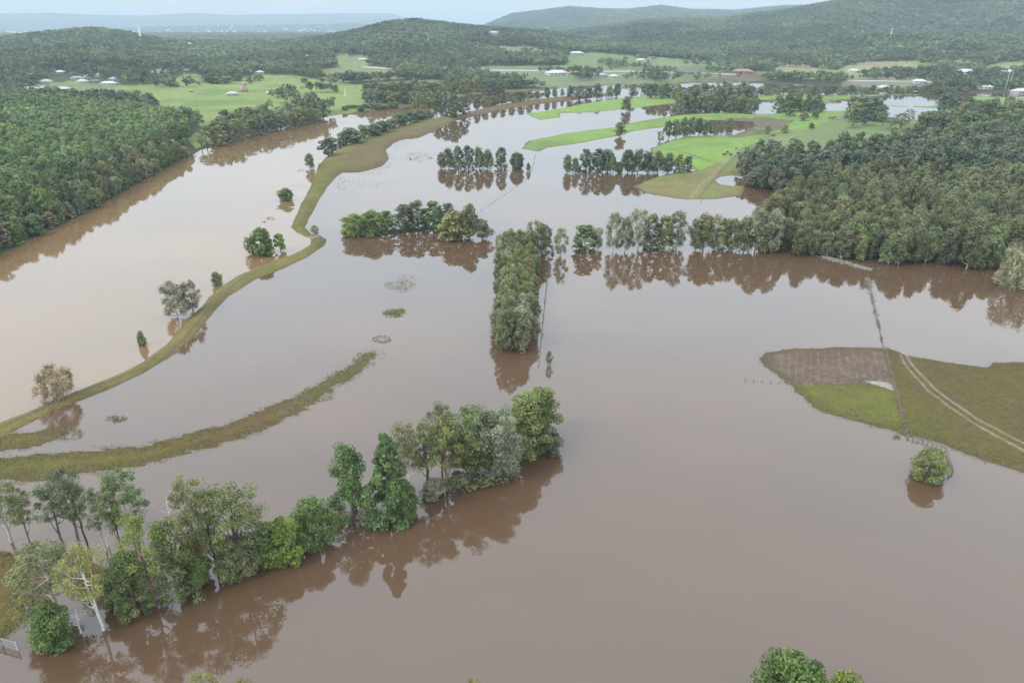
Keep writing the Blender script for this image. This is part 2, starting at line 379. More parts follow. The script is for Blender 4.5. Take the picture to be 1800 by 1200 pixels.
ruts = seg_dist(GX, GY, wp([(0, 755), (100, 708), (200, 670), (270, 640), (318, 600), (361, 548), (411, 502), (480, 466), (545, 436), (562, 422)]))
setc((o == 0) & (np.abs(ruts - .9) < .28), c3(.13, .10, .06))
sp = inside(GPX, GPY, [(560, 600), (700, 600), (700, 700), (480, 760), (500, 690)]) & (o == 5); setc(sp, mixc(c3(.15, .115, .06), c3(.10, .07, .04), n3 + .5))
setc((o == 8) | (o == 10), mixc(c3(.15, .11, .05), c3(.1, .09, .03), n3 + .5)); setc(o == 9, c3(.13, .12, .035)); setc(o == 11, c3(.16, .11, .065))
fl = mixc(FLOOR, c3(.07, .075, .035), n2 + .4)
setc(o == 100, fl)
YG = c3(.20, .235, .075); PG = c3(.155, .19, .085)
FIELDS = [  # pixel outline, colour a, colour b
 ([(120, 170), (160, 158), (215, 150), (270, 148), (300, 140), (326, 131), (352, 131), (372, 150), (436, 134), (470, 131), (520, 133), (560, 140), (600, 146), (640, 150), (650, 168), (640, 196), (575, 206), (480, 215), (400, 230), (345, 262), (330, 245), (355, 225), (340, 212), (250, 196), (235, 180), (180, 176), (120, 182)], YG, MIDG),
 ([(590, 96), (640, 98), (662, 108), (640, 118), (596, 122), (584, 112)], PG, YG),
 ([(560, 122), (600, 119), (660, 116), (705, 128), (712, 138), (640, 142), (610, 146), (560, 138)], c3(.20, .18, .08), PG),
 ([(640, 146), (760, 140), (840, 156), (960, 157), (1010, 150), (1100, 148), (1100, 165), (820, 180), (740, 190), (640, 196)], c3(.15, .15, .06), BROWN),
 ([(750, 118), (860, 116), (960, 116), (1060, 110), (1160, 104), (1262, 108), (1262, 140), (1150, 150), (1000, 154), (900, 152), (860, 136), (780, 132)], PG, c3(.15, .16, .09)),
 ([(868, 82), (900, 78), (946, 84), (958, 98), (900, 100), (878, 92)], c3(.22, .19, .11), PG),
 ([(858, 60), (880, 56), (892, 66), (866, 70)], c3(.22, .22, .12), PG),
 ([(990, 96), (1040, 92), (1090, 96), (1150, 100), (1200, 104), (1215, 116), (1000, 118)], PG, MIDG),
 ([(1360, 122), (1380, 110), (1412, 106), (1425, 118), (1470, 124), (1500, 110), (1560, 108), (1640, 108), (1655, 126), (1560, 130), (1480, 136), (1370, 136)], c3(.27, .22, .13), YG),
 ([(1350, 120), (1440, 124), (1480, 130), (1470, 140), (1360, 138)], YG, MIDG),
 ([(1600, 106), (1650, 104), (1655, 120), (1608, 118)], YG, MIDG),
 ([(1640, 88), (1720, 92), (1722, 100), (1650, 98)], c3(.22, .16, .11), c3(.2, .17, .1)),
 ([(1715, 118), (1760, 110), (1830, 104), (1830, 124), (1730, 130)], YG, MIDG),
 ([(60, 150), (130, 142), (215, 146), (200, 156), (120, 166), (60, 168)], PG, YG),
 ([(1200, 118), (1300, 124), (1350, 126), (1350, 142), (1200, 146)], c3(.14, .15, .08), BROWN),
 ([(1480, 136), (1640, 134), (1640, 160), (1480, 152)], c3(.17, .15, .10), PG),
]
fieldmask = np.zeros(len(GX), bool)
for poly, a, b in FIELDS:
    m = inside(GPX + n1[:, 0] * 3, GPY + n1[:, 0] * 2, poly) & (o == 100)
    fieldmask |= m; setc(m, mixc(mixc(a, b, sm(n2 * 1.6 + .3)), a * .75, sm(n1 * 1.2 + fbm(GX, GY, 90, 44, 3)[:, None])))
far_plain = (o == 100) & (np.hypot(GX, GY) > 4800)
setc(far_plain, mixc(c3(.04, .055, .04), c3(.07, .085, .05), n2 + .3))
# wet margin: mud the flood has just left
wet = sm(1 - gz / np.where(o == 0, .55, .2)) * (o != 100) * (o >= 0)
wetm = (wet * np.where((o == 1) | (o == 2) | (o == 3), 1, .75))[:, None]
gc = mixc(gc, np.where(((o == 0) | (o == 2) | (o == 1))[:, None], c3(.11, .075, .04), WET), wetm * .85)
# wheel tracks across the island, path through the apron, road crossing the levee
def line(px_pts, width, colr, strength=.8, only=None):
    global gc
    P = wp(px_pts); d = seg_dist(GX + n1[:, 0] * .35, GY + n1[:, 0] * .35, P)
    t = sm(1 - (d - width * .5) / (width * .7)) * strength * (.75 + .3 * n3[:, 0])
    if only is not None: t = t * only
    gc = mixc(gc, colr, t[:, None])
isl = (o == 4).astype(float)
line([(1583, 624), (1590, 640), (1606, 664), (1630, 692), (1668, 720), (1710, 748), (1760, 775), (1810, 800), (1900, 850)], .42, c3(.25, .21, .16), .75, isl)
line([(1592, 622), (1600, 638), (1616, 660), (1640, 688), (1676, 714), (1718, 742), (1768, 768), (1818, 792), (1900, 835)], .42, c3(.25, .21, .16), .75, isl)
line([(1556, 612), (1570, 684), (1596, 768)], .8, c3(.13, .08, .05), .7, isl)
line([(1213, 350), (1235, 325), (1262, 300), (1290, 276), (1310, 268)], .9, c3(.26, .19, .15), .8)
line([(1228, 350), (1250, 322), (1272, 300), (1296, 278)], .5, c3(.09, .07, .045), .7)
line([(1300, 275), (1350, 245), (1420, 228), (1480, 212), (1560, 218)], .8, c3(.08, .085, .045), .8)
line([(1165, 262), (1190, 268), (1215, 276), (1250, 288)], 1.1, c3(.08, .06, .04), .8)
line([(512, 405), (535, 417), (560, 420)], .8, c3(.30, .27, .2), .6)
gc = np.clip(gc * (1 + n3 * .18 + n1 * .10), .008, .8)
nr, nc = AA.shape
idx = np.arange(nr * nc).reshape(nr, nc)
F = np.stack([idx[:-1, :-1], idx[:-1, 1:], idx[1:, 1:], idx[1:, :-1]], -1).reshape(-1, 4)
# drop the quads lying well under water: nobody can see them through the silt
keep = (gz[F].max(1) > -1.4)
F = F[keep]
used = np.zeros(len(GX), bool); used[F.ravel()] = True
remap = np.cumsum(used) - 1
me = mesh_np('ground', np.c_[GX, GY, gz][used], remap[F][:, ::-1], smooth=True)
a = me.attributes.new('gcol', 'FLOAT_COLOR', 'POINT')
a.data.foreach_set('color', np.c_[gc[used], np.ones(used.sum())].astype(np.float32).ravel())
m, n, l, oo = mat('grass_and_mud'); b = n.new('ShaderNodeBsdfPrincipled'); l.new(b.outputs[0], oo.inputs[0])
at_ = n.new('ShaderNodeAttribute'); at_.attribute_name = 'gcol'
t = n.new('ShaderNodeTexCoord'); z1 = n.new('ShaderNodeTexNoise'); z1.inputs['Scale'].default_value = 1.3; z1.inputs['Detail'].default_value = 6; z1.inputs['Roughness'].default_value = .7
l.new(t.outputs['Object'], z1.inputs['Vector'])
mr = n.new('ShaderNodeMapRange'); mr.inputs['From Min'].default_value = .3; mr.inputs['From Max'].default_value = .7; mr.inputs['To Min'].default_value = .7; mr.inputs['To Max'].default_value = 1.3
l.new(z1.outputs['Fac'], mr.inputs['Value']); s = n.new('ShaderNodeVectorMath'); s.operation = 'SCALE'
l.new(at_.outputs['Color'], s.inputs[0]); l.new(mr.outputs[0], s.inputs['Scale']); l.new(s.outputs[0], b.inputs['Base Color'])
b.inputs['Roughness'].default_value = .95; b.inputs['Specular IOR Level'].default_value = .15
bp = n.new('ShaderNodeBump'); bp.inputs['Strength'].default_value = .5; bp.inputs['Distance'].default_value = .25; l.new(z1.outputs['Fac'], bp.inputs['Height']); l.new(bp.outputs[0], b.inputs['Normal'])
me.materials.append(m)
tag(link('ground', me), 'grassy levees, paddocks and wooded hills standing out of the flood', 'ground', kind='structure')

# ------------------------------------------------------------------ water
def water_mat(name, ca, cb, ior):
    m, n, l, oo = mat(name); b = n.new('ShaderNodeBsdfPrincipled'); l.new(b.outputs[0], oo.inputs[0])
    t = n.new('ShaderNodeTexCoord'); z = n.new('ShaderNodeTexNoise'); z.inputs['Scale'].default_value = .012; z.inputs['Detail'].default_value = 5; z.inputs['Distortion'].default_value = 1.5
    l.new(t.outputs['Object'], z.inputs['Vector'])
    mr = n.new('ShaderNodeMapRange'); mr.inputs['From Min'].default_value = .3; mr.inputs['From Max'].default_value = .7; l.new(z.outputs['Fac'], mr.inputs['Value'])
    x = n.new('ShaderNodeMixRGB'); x.inputs[1].default_value = (*ca, 1); x.inputs[2].default_value = (*cb, 1); l.new(mr.outputs[0], x.inputs[0]); l.new(x.outputs[0], b.inputs['Base Color'])
    b.inputs['IOR'].default_value = ior
    z3 = n.new('ShaderNodeTexNoise'); z3.inputs['Scale'].default_value = .03; z3.inputs['Detail'].default_value = 6; z3.inputs['Distortion'].default_value = 2.5; l.new(t.outputs['Object'], z3.inputs['Vector'])
    m3 = n.new('ShaderNodeMapRange'); m3.inputs['From Min'].default_value = .35; m3.inputs['From Max'].default_value = .7; m3.inputs['To Min'].default_value = .012; m3.inputs['To Max'].default_value = .06; l.new(z3.outputs['Fac'], m3.inputs['Value']); l.new(m3.outputs[0], b.inputs['Roughness'])
    z2 = n.new('ShaderNodeTexNoise'); z2.inputs['Scale'].default_value = .8; z2.inputs['Detail'].default_value = 3; l.new(t.outputs['Object'], z2.inputs['Vector'])
    bp = n.new('ShaderNodeBump'); bp.inputs['Strength'].default_value = .022; bp.inputs['Distance'].default_value = .05; l.new(z2.outputs['Fac'], bp.inputs['Height']); l.new(bp.outputs[0], b.inputs['Normal'])
    return m
M['flood'] = water_mat('silty_flood_water', (.102, .058, .033), (.112, .066, .040), 1.80)
M['river'] = water_mat('silty_river_water', (.21, .126, .062), (.19, .116, .060), 1.76)
S = 34000
o = link('flood_water', mesh_np('flood_water', [[-S, -S, 0], [S, -S, 0], [S, S, 0], [-S, S, 0]], [[0, 1, 2, 3]], M['flood']))
tag(o, 'still brown flood water covering the valley floor', 'flood water', kind='structure')
lb = [(-700, 745), (-300, 565), (-120, 490), (0, 440), (90, 395), (185, 350), (290, 290), (400, 241), (500, 217), (575, 203), (640, 193), (740, 184)]
rb = [(-700, 1060), (-60, 782), (0, 756), (100, 710), (200, 671), (250, 647), (295, 618), (331, 583), (361, 548), (391, 515), (435, 488), (520, 456), (558, 430), (535, 411), (524, 400),
      (535, 372), (550, 345), (563, 320), (575, 296), (600, 280), (650, 250), (700, 230), (740, 220), (790, 208)]
from mathutils.geometry import tessellate_polygon
from mathutils import Vector
P = wp(rb[::1] + lb[::-1], .02)
tri = tessellate_polygon([[Vector((p[0], p[1], 0)) for p in P]])
V = np.c_[P, np.full(len(P), .02)]
F = np.array(tri)
nrm = np.cross(V[F[:, 1]] - V[F[:, 0]], V[F[:, 2]] - V[F[:, 0]])[:, 2]
F[nrm < 0] = F[nrm < 0][:, ::-1]
tag(link('river', mesh_np('river', V, F, M['river'])), 'broad tan brown river in flood between wooded bank and levee', 'river', kind='structure')

# ------------------------------------------------------------------ tree templates
rng = np.random.default_rng(7)
def leaf_quads(rg, C, RAD, n, size, aspect=.6, out_bias=.8, droop=0.0, fill=.35, upper=.0):
    """n leaf sprays per clump; C (k,3), RAD (k,3)"""
    k = len(C); ci = np.repeat(np.arange(k), n); m = len(ci)
    d = rg.normal(size=(m, 3)); d[:, 2] += upper; d /= np.linalg.norm(d, axis=1)[:, None]
    rad = np.where(rg.random(m) < fill, rg.random(m) ** .5, .82 + .3 * rg.random(m))
    P = C[ci] + d * RAD[ci] * rad[:, None]
    nn = d * out_bias + rg.normal(size=(m, 3)) * .55; nn[:, 2] += .25; nn /= np.linalg.norm(nn, axis=1)[:, None]
    u = rg.normal(size=(m, 3)); u[:, 2] = u[:, 2] * (1 - droop) - droop * 2
    u -= nn * (u * nn).sum(1)[:, None]; u /= np.linalg.norm(u, axis=1)[:, None] + 1e-9; v = np.cross(nn, u)
    s = size * (.6 + .8 * rg.random(m)); u *= (s)[:, None]; v *= (s * aspect)[:, None]
    V = np.stack([P - u * .5, P + v * .5 + u * .1, P + u * .5, P - v * .5 + u * .05], 1).reshape(-1, 3)
    cv = rg.random(k); val = np.clip(cv[ci] * .5 + .5 * rg.random(m), 0, 1)
    return V, val, ci
KINDS = {
 # zb: crown base, prof: radius by height, nc clumps, cr clump radius / crown radius, cover, aspect, droop, fill
 'gum':    dict(H=18, W=9, zb=.40, prof=lambda t: np.sin(np.pi * (.16 + .78 * t)) ** .7, nc=44, cr=.215, cover=.55, aspect=.45, droop=.35, fill=.45, flat=.75, ls=1.0, tr=.31),
 'dense':  dict(H=10, W=8, zb=.0, prof=lambda t: np.sqrt(np.clip(1 - (2 * t - .85) ** 2 / 1.35, .05, 1)), nc=52, cr=.27, cover=1.3, aspect=.65, droop=.1, fill=.35, flat=.9, ls=1.0, tr=.3),
 'tall':   dict(H=15, W=7, zb=.0, prof=lambda t: np.clip(1.02 - .55 * t ** 1.6, .1, 1) * np.where(t > .85, .75, 1), nc=64, cr=.24, cover=.85, aspect=.6, droop=.15, fill=.35, flat=1.0, ls=1.0, tr=.28),
 'cone':   dict(H=16, W=8, zb=.0, prof=lambda t: np.clip(1.05 - t, .04, 1) ** .75, nc=80, cr=.24, cover=1.3, aspect=.5, droop=.2, fill=.3, flat=1.0, ls=1.0, tr=.28),
 'column': dict(H=18, W=6, zb=.28, prof=lambda t: np.sqrt(np.clip(1 - np.clip((t - .45) / .55, -.6, 1) ** 2, .04, 1)), nc=30, cr=.38, cover=1.2, aspect=.75, droop=.0, fill=.15, flat=.9, ls=1.0, tr=.2),
 'paper':  dict(H=13, W=5.5, zb=.10, prof=lambda t: np.clip(.85 + .3 * np.sin(t * 3.1) - .55 * t ** 3, .1, 1.2), nc=34, cr=.36, cover=1.0, aspect=.4, droop=.6, fill=.35, flat=1.5, ls=1.0, tr=.2),
 'wispy':  dict(H=12, W=6, zb=.10, prof=lambda t: np.sin(np.pi * (.18 + .72 * t)) ** .6, nc=46, cr=.25, cover=.75, aspect=.3, droop=.5, fill=.7, flat=1.3, ls=.9, tr=.16),
 'round':  dict(H=11, W=12, zb=.16, prof=lambda t: np.sqrt(np.clip(1 - (1.7 * t - .55) ** 2 / 1.5, .05, 1)), nc=34, cr=.25, cover=1.2, aspect=.6, droop=.1, fill=.35, flat=.7, ls=1.0, tr=.4),
 'willow': dict(H=8, W=8, zb=.0, prof=lambda t: np.sin(np.pi * (.25 + .65 * t)) ** .5, nc=60, cr=.2, cover=.5, aspect=.12, droop=.85, fill=.7, flat=1.8, ls=1.6, tr=.22),
}
LEAF = {0: .36, 1: .72, 2: 1.3}
TPL = {}
def template(kind, lod, var):
    key = (kind, lod, var)
    if key in TPL: return TPL[key]
    k = KINDS[kind]; rg = np.random.default_rng(abs(hash((len(kind) * 31 + ord(kind[0]) * 7 + ord(kind[-1]), var))) % 100000)
    H, W = k['H'], k['W']; nc = k['nc'] if lod < 2 else max(10, k['nc'] // 2)
    cr = k['cr'] * (1 if lod < 2 else 1.25)
    cb = H * k['zb']; rc = W / 2
    lean = rg.normal(size=2) * .01 * H
    # clump centres: lopsided envelope with lobes
    ph = rg.random(3) * 6.28
    t = (np.arange(nc) + rg.random(nc)) / nc; a = np.arange(nc) * 2.39996 + rg.normal(size=nc) * .5
    if kind in ('gum', 'round'): rad = np.sqrt(rg.random(nc)) * .95
    else: rad = .35 + .65 * rg.random(nc) ** .5
    pr = k['prof'](t) * (1 - cr * .6) * rc * (1 + .16 * np.sin(a * 2 + ph[0]) + .13 * np.sin(t * 9 + ph[1]))
    C = np.stack([np.cos(a) * rad * pr + lean[0] * t, np.sin(a) * rad * pr + lean[1] * t, cb + (H - cb) * (t * (1 - cr * .35) + .02)], 1)
    if k['zb'] == 0: C[:, 2] = np.maximum(C[:, 2], cr * rc * .45)
    sz = cr * rc * (.65 + .7 * rg.random(nc)) * (np.clip(k['prof'](t), .45, 1) if kind == 'cone' else 1)
    RAD = np.stack([sz, sz, sz * k['flat']], 1)
    ls = LEAF[lod] * k['ls']; area = 4 * math.pi * (cr * rc) ** 2 * (.5 + .5 * k['flat'])
    n = max(6, int(k['cover'] * area / (ls * ls * k['aspect'] * .5) * .62))
    n = min(n, {0: 900, 1: 260, 2: 70}[lod])
    V, val, ci = leaf_quads(rg, C, RAD, n, ls, k['aspect'], (.9, 1.5, 2.0)[lod], k['droop'] * (1, .5, 0)[lod], k['fill'], .25)
    V[:, 2] = np.maximum(V[:, 2], .05)
    crown = mesh_np('crown', V, np.arange(len(V)).reshape(-1, 4), M['leaf'], face_attr=val)
    # trunk and limbs
    g = MB(); tr = k['tr']; top = cb + (H - cb) * .8; ns = 7
    sway = rg.normal(size=(ns, 2)) * .12 * (H / 15)
    sway[0] = 0
    P = [[lean[0] * i / ns + sway[i][0], lean[1] * i / ns + sway[i][1], -2.2 + (top + 2.2) * i / (ns - 1)] for i in range(ns)]
    Rr = [tr * (1.15 - .95 * i / (ns - 1)) for i in range(ns)]
    g.tube(P, Rr, 6)
    P = np.array(P); nl = min(nc, 14 if lod < 2 else 5)
    for j in rg.permutation(nc)[:nl]:
        c = C[j]; zs = max(min(c[2] - abs(rg.normal()) * .12 * H - .1 * H, top * .9), H * .06)
        b0 = np.array([np.interp(zs, P[:, 2], P[:, 0]), np.interp(zs, P[:, 2], P[:, 1]), zs])
        mid = b0 * .45 + c * .55 + np.array([0, 0, -.04 * H]) + rg.normal(size=3) * .1
        r0 = tr * (.45 + .2 * rg.random()) * (1.1 - zs / H * .7)
        g.tube([b0, mid, c], [r0, r0 * .6, r0 * .22], 4)
    trunk = g.mesh('trunk', M['bark'])
    TPL[key] = (trunk, crown, H, W, V, val)
    return TPL[key]

PALE = (.52, .47, .41); GREYB = (.16, .14, .12); REDB = (.24, .14, .09); DARKB = (.06, .05, .045); WHITEB = (.74, .70, .64)
C_ = dict(mid=(.165, .195, .07), olive=(.19, .198, .08), grey=(.165, .18, .095), dark=(.105, .135, .062), lime=(.20, .26, .06), yellow=(.26, .255, .09), green=(.12, .175, .055),
          silver=(.25, .25, .165), brown=(.27, .225, .145), plant=(.14, .195, .08), blue=(.092, .122, .078), fresh=(.115, .16, .055))
cnt = 0
def rough_z(X, Y): return max(T1(X, Y), 0.0)
def plant(kind, x, y, z, h, wd, col, bark, label, cat, group=None, name='tree', lod=None, rz=None, tilt=0.0, parts=True):
    global cnt; cnt += 1
    dist = math.hypot(x, y)
    if lod is None: lod = 0 if dist < 165 else (1 if dist < 480 else 2)
    tk, cw, H, W, _, _ = template(kind, lod, cnt % (4 if lod else 5))
    e = bpy.data.objects.new(name, None); COL.objects.link(e); e.empty_display_size = .5
    e.location = (x, y, z); e.rotation_euler = (tilt, tilt * .5, random.Random(cnt).random() * 6.28 if rz is None else rz)
    e.scale = (wd / W, wd / W, h / H)
    tag(e, label, cat, group)
    c = link('crown', cw, e); j = random.Random(cnt * 7)
    f = .88 + .24 * j.random(); c.color = (col[0] * f * (.92 + .16 * j.random()), col[1] * f, col[2] * f * (.85 + .3 * j.random()), 1)
    if parts:
        b = link('trunk', tk, e); f = .85 + .3 * j.random(); b.color = (bark[0] * f, bark[1] * f, bark[2] * f, 1)
    return e
def px_tree(kind, px, py, top, wpx, col, bark, label, cat='tree', group=None, name='tree', **kw):
    X, Y, _ = at(px, py)
    h = z_for(top, Y)
    sl = math.sqrt(X * X + Y * Y + (CAM_H - h * .5) ** 2) * .96
    Z = rough_z(X, Y) - .05
    col = C_[col] if isinstance(col, str) else col
    return plant(kind, X, Y, Z, max(h - Z, 1.0), wpx * Y * 1.03 / (FPX * (CT + ((600 - py) / FPX) * ST)) , col, bark, label, cat, group, name, **kw)
ORD = ['first', 'second', 'third', 'fourth', 'fifth', 'sixth', 'seventh', 'eighth', 'ninth', 'tenth', 'eleventh', 'twelfth', 'thirteenth', 'fourteenth', 'fifteenth', 'sixteenth',
       'seventeenth', 'eighteenth', 'nineteenth', 'twentieth', 'twenty-first', 'twenty-second', 'twenty-third', 'twenty-fourth', 'twenty-fifth', 'twenty-sixth', 'twenty-seventh', 'twenty-eighth', 'twenty-ninth', 'thirtieth']
LOOK = dict(mid='green', olive='olive green', grey='grey green', dark='dark green', lime='lime green', yellow='yellowish', green='leafy green', silver='silvery sparse', brown='brownish', plant='green', blue='dark bluish green', fresh='fresh green')

# near trees, lower left
G1 = 'near trees standing in flood water at lower left'
near = [
 ('gum', 20, 952, 842, 74, 'mid', PALE, 'gum with full green crown cut by the left edge', 'gum_tree'),
 ('gum', 57, 964, 850, 46, 'mid', GREYB, 'slim dark trunked gum beside the leftmost gum', 'gum_tree'),
 ('gum', 110, 948, 850, 62, 'green', GREYB, 'green gum left of the sparse grey gum at far left', 'gum_tree'),
 ('gum', 140, 952, 822, 74, 'grey', GREYB, 'tall sparse grey gum with pale bare twigs at far left', 'gum_tree'),
 ('gum', 152, 956, 845, 50, 'grey', DARKB, 'dark trunked gum touching right side of sparse grey gum', 'gum_tree'),
 ('gum', 187, 968, 858, 44, 'grey', PALE, 'small gum with pale trunk right of sparse grey gum', 'gum_tree'),
 ('gum', 217, 978, 850, 42, 'mid', DARKB, 'very thin gum with long bare dark trunk and tiny crown', 'gum_tree'),
 ('gum', 240, 962, 822, 74, 'green', PALE, 'tall narrow gum with long bare trunk behind the near trees', 'gum_tree'),
 ('gum', 105, 1078, 955, 128, 'olive', PALE, 'large broad olive gum above the round dark bush at lower left', 'gum_tree'),
 ('gum', 180, 1107, 957, 84, 'yellow', WHITEB, 'yellowish gum with bright white trunk at lower left', 'white_gum_tree'),
 ('dense', 100, 1132, 1064, 78, 'fresh', GREYB, 'low round dark green bush at foot of the big olive gum', 'bushy_tree'),
 ('gum', 62, 1112, 1050, 56, 'olive', PALE, 'low pale gum spreading over the grassy bank near the gate', 'gum_tree'),
 ('tall', 240, 1078, 968, 74, 'mid', REDB, 'dense hanging tree right of the white trunked gum', 'leafy_tree'),
 ('gum', 274, 1064, 905, 84, 'lime', REDB, 'yellow green gum with reddish trunk left of the dense bushy tree', 'gum_tree'),
 ('tall', 318, 1050, 912, 70, 'mid', GREYB, 'dense bushy tree in middle of the lower left grove', 'leafy_tree'),
 ('gum', 358, 1022, 840, 84, 'olive', REDB, 'tallest reddish trunked gum in the lower left grove', 'gum_tree'),
 ('gum', 384, 1014, 862, 60, 'mid', DARKB, 'dark trunked gum just right of the tallest reddish gum', 'gum_tree'),
 ('gum', 428, 1008, 852, 124, 'mid', DARKB, 'widest spreading gum behind the white marker post', 'gum_tree'),
 ('dense', 418, 1010, 945, 70, 'olive', DARKB, 'low olive bush under the widest spreading gum', 'bushy_tree'),
 ('dense', 345, 1020, 952, 70, 'mid', DARKB, 'low bush at foot of the tallest reddish gum', 'bushy_tree'),
 ('dense', 212, 1062, 1000, 60, 'mid', GREYB, 'low leafy bush behind the white trunked gum', 'bushy_tree'),
 ('dense', 470, 988, 925, 60, 'fresh', DARKB, 'lime green bush left of pair at right end of lower left grove', 'bushy_tree'),
 ('dense', 503, 983, 913, 74, 'lime', DARKB, 'bright lime round bush second from right end of lower left grove', 'bushy_tree'),
 ('dense', 555, 957, 879, 70, 'green', DARKB, 'green round bush at right end of the lower left grove', 'bushy_tree'),
]
for k, px, py, top, wd, col, bark, lab, nm in near:
    px_tree(k, px, py, top, wd, col, bark, lab, 'tree', G1, nm)
G2 = 'near trees standing in flood water at lower centre'
near2 = [
 ('tall', 620, 907, 778, 76, 'green', GREYB, 'bushy green column tree left of the dark cone shaped tree', 'leafy_tree'),
 ('cone', 686, 913, 754, 96, 'green', DARKB, 'dark green cone shaped tree at lower centre', 'cone_shaped_tree'),
 ('dense', 714, 914, 845, 46, 'fresh', GREYB, 'vivid green creeper bush at right foot of the cone shaped tree', 'bushy_tree'),
 ('gum', 722, 868, 744, 74, 'olive', WHITEB, 'slender gum with white trunks right of the cone shaped tree', 'white_gum_tree'),
 ('gum', 713, 862, 770, 44, 'silver', WHITEB, 'thinnest white trunked gum beside the cone shaped tree', 'white_gum_tree'),
 ('gum', 753, 872, 740, 66, 'mid', DARKB, 'gum on slim dark trunk left of the broad crowned clump', 'gum_tree'),
 ('gum', 785, 860, 732, 74, 'olive', REDB, 'gum with reddish stems at left of the broad crowned clump', 'gum_tree'),
 ('gum', 778, 850, 706, 62, 'grey', GREYB, 'tallest grey crowned tree of the lower centre clump', 'gum_tree'),
 ('dense', 762, 872, 842, 44, 'silver', GREYB, 'low grey scrub under the slim trunked gums', 'bushy_tree'),
 ('gum', 828, 842, 712, 96, 'mid', GREYB, 'broad green crowned gum in middle of lower centre clump', 'gum_tree'),
 ('tall', 825, 842, 752, 92, 'olive', GREYB, 'bushy olive tree at waterline of the lower centre clump', 'leafy_tree'),
 ('wispy', 882, 838, 718, 84, 'silver', WHITEB, 'silvery sparse tree with white branches in lower centre clump', 'silvery_tree'),
 ('tall', 862, 838, 722, 78, 'grey', GREYB, 'grey green tree left of the silvery sparse tree', 'leafy_tree'),
 ('tall', 925, 797, 690, 92, 'mid', GREYB, 'round dense tree at right end of the lower centre clump', 'leafy_tree'),
 ('dense', 945, 770, 684, 74, 'mid', GREYB, 'upright crown behind the round tree at right end of clump', 'leafy_tree'),
 ('dense', 962, 792, 752, 56, 'grey', GREYB, 'low grey bough touching water at right end of the clump', 'bushy_tree'),
]
for k, px, py, top, wd, col, bark, lab, nm in near2:
    px_tree(k, px, py, top, wd, col, bark, lab, 'tree', G2, nm)
def top_tree(kind, px, top, h, wm, col, lab, nm, group=None):
    X, Y, _ = at(px, top, h); return plant(kind, X, Y, -.05, h, wm, C_[col], GREYB, lab, 'tree', group, nm, lod=0)
top_tree('dense', 1424, 1166, 15, 10.5, 'green', 'large round tree cut by the bottom edge at right', 'leafy_tree')
top_tree('dense', 1498, 1190, 13, 7, 'lime', 'lower crown right of the large tree on bottom edge', 'leafy_tree')
top_tree('gum', 352, 1186, 12, 5, 'yellow', 'yellowish tree tip on bottom edge at left', 'gum_tree')
top_tree('gum', 425, 1192, 11, 4.5, 'yellow', 'second yellowish tree tip on bottom edge at left', 'gum_tree')
top_tree('gum', 832, 1193, 11, 3, 'yellow', 'tiny tree tip on bottom edge near centre', 'gum_tree')

# lone trees and bushes
lone = [
 ('willow', 101, 703, 646, 64, 'brown', GREYB, 'brownish weeping willow in river beside the levee', 'willow_tree', 'tree'),
 ('dense', 251, 607, 582, 15, 'grey', GREYB, 'tiny bush alone in river left of the levee', 'bush', 'bush'),
 ('wispy', 312, 558, 494, 50, 'silver', PALE, 'grey green feathery tree in river beside the levee', 'feathery_tree', 'tree'),
 ('wispy', 340, 548, 492, 36, 'silver', DARKB, 'thin leaning tree on the levee edge beside the feathery tree', 'feathery_tree', 'tree'),
 ('dense', 382, 501, 478, 19, 'grey', GREYB, 'small round grey bush at the levee edge', 'bush', 'bush'),
 ('dense', 461, 447, 402, 48, 'green', GREYB, 'shaggy green tree in river by the levee bend', 'shaggy_tree', 'tree'),
 ('round', 493, 441, 410, 24, 'lime', GREYB, 'small round lime tree right of the shaggy green tree', 'bushy_tree', 'tree'),
 ('wispy', 440, 446, 416, 22, 'silver', GREYB, 'thin grey bush left of the shaggy green tree', 'bush', 'bush'),
 ('dense', 503, 352, 331, 27, 'green', GREYB, 'flat topped green bush alone in mid river', 'bush', 'bush'),
 ('wispy', 554, 413, 396, 15, 'grey', GREYB, 'small grey sapling behind the levee elbow', 'sapling', 'tree'),
 ('paper', 545, 296, 269, 17, 'grey', GREYB, 'small pointed tree in river left of the levee row', 'small_tree', 'tree'),
 ('wispy', 965, 641, 617, 13, 'grey', GREYB, 'lone small bush right of the post fence in open flood', 'bush', 'bush'),
 ('dense', 1630, 838, 790, 64, (.20, .22, .085), GREYB, 'low yellow green shrub inside the fence corner at lower right', 'shrub', 'bush'),
 ('willow', 1786, 506, 438, 72, 'silver', GREYB, 'pale grey bush on right edge in front of the forest', 'pale_bush', 'bush'),
 ('round', 1090, 240, 216, 26, 'grey', GREYB, 'lone tree hanging over tip of the long green spit', 'small_tree', 'tree'),
 ('round', 1348, 240, 221, 17, 'olive', GREYB, 'left one of two small paddock trees on the bright field', 'paddock_tree', 'tree'),
 ('round', 1378, 238, 219, 17, 'olive', GREYB, 'right one of two small paddock trees on the bright field', 'paddock_tree', 'tree'),
 ('round', 1425, 231, 216, 13, 'dark', GREYB, 'small dark tree alone on the paddock beside the fence line', 'paddock_tree', 'tree'),
 ('round', 1388, 208, 190, 22, 'grey', GREYB, 'left one of two round trees on far edge of bright paddock', 'paddock_tree', 'tree'),
 ('round', 1412, 216, 196, 24, 'grey', GREYB, 'right one of two round trees on far edge of bright paddock', 'paddock_tree', 'tree'),
 ('round', 1432, 212, 192, 16, 'dark', GREYB, 'small tree right of the two round far paddock trees', 'paddock_tree', 'tree'),
 ('paper', 929, 301, 286, 7, 'dark', GREYB, 'tiny sapling right of the dark clump in mid flood', 'sapling', 'tree'),
]
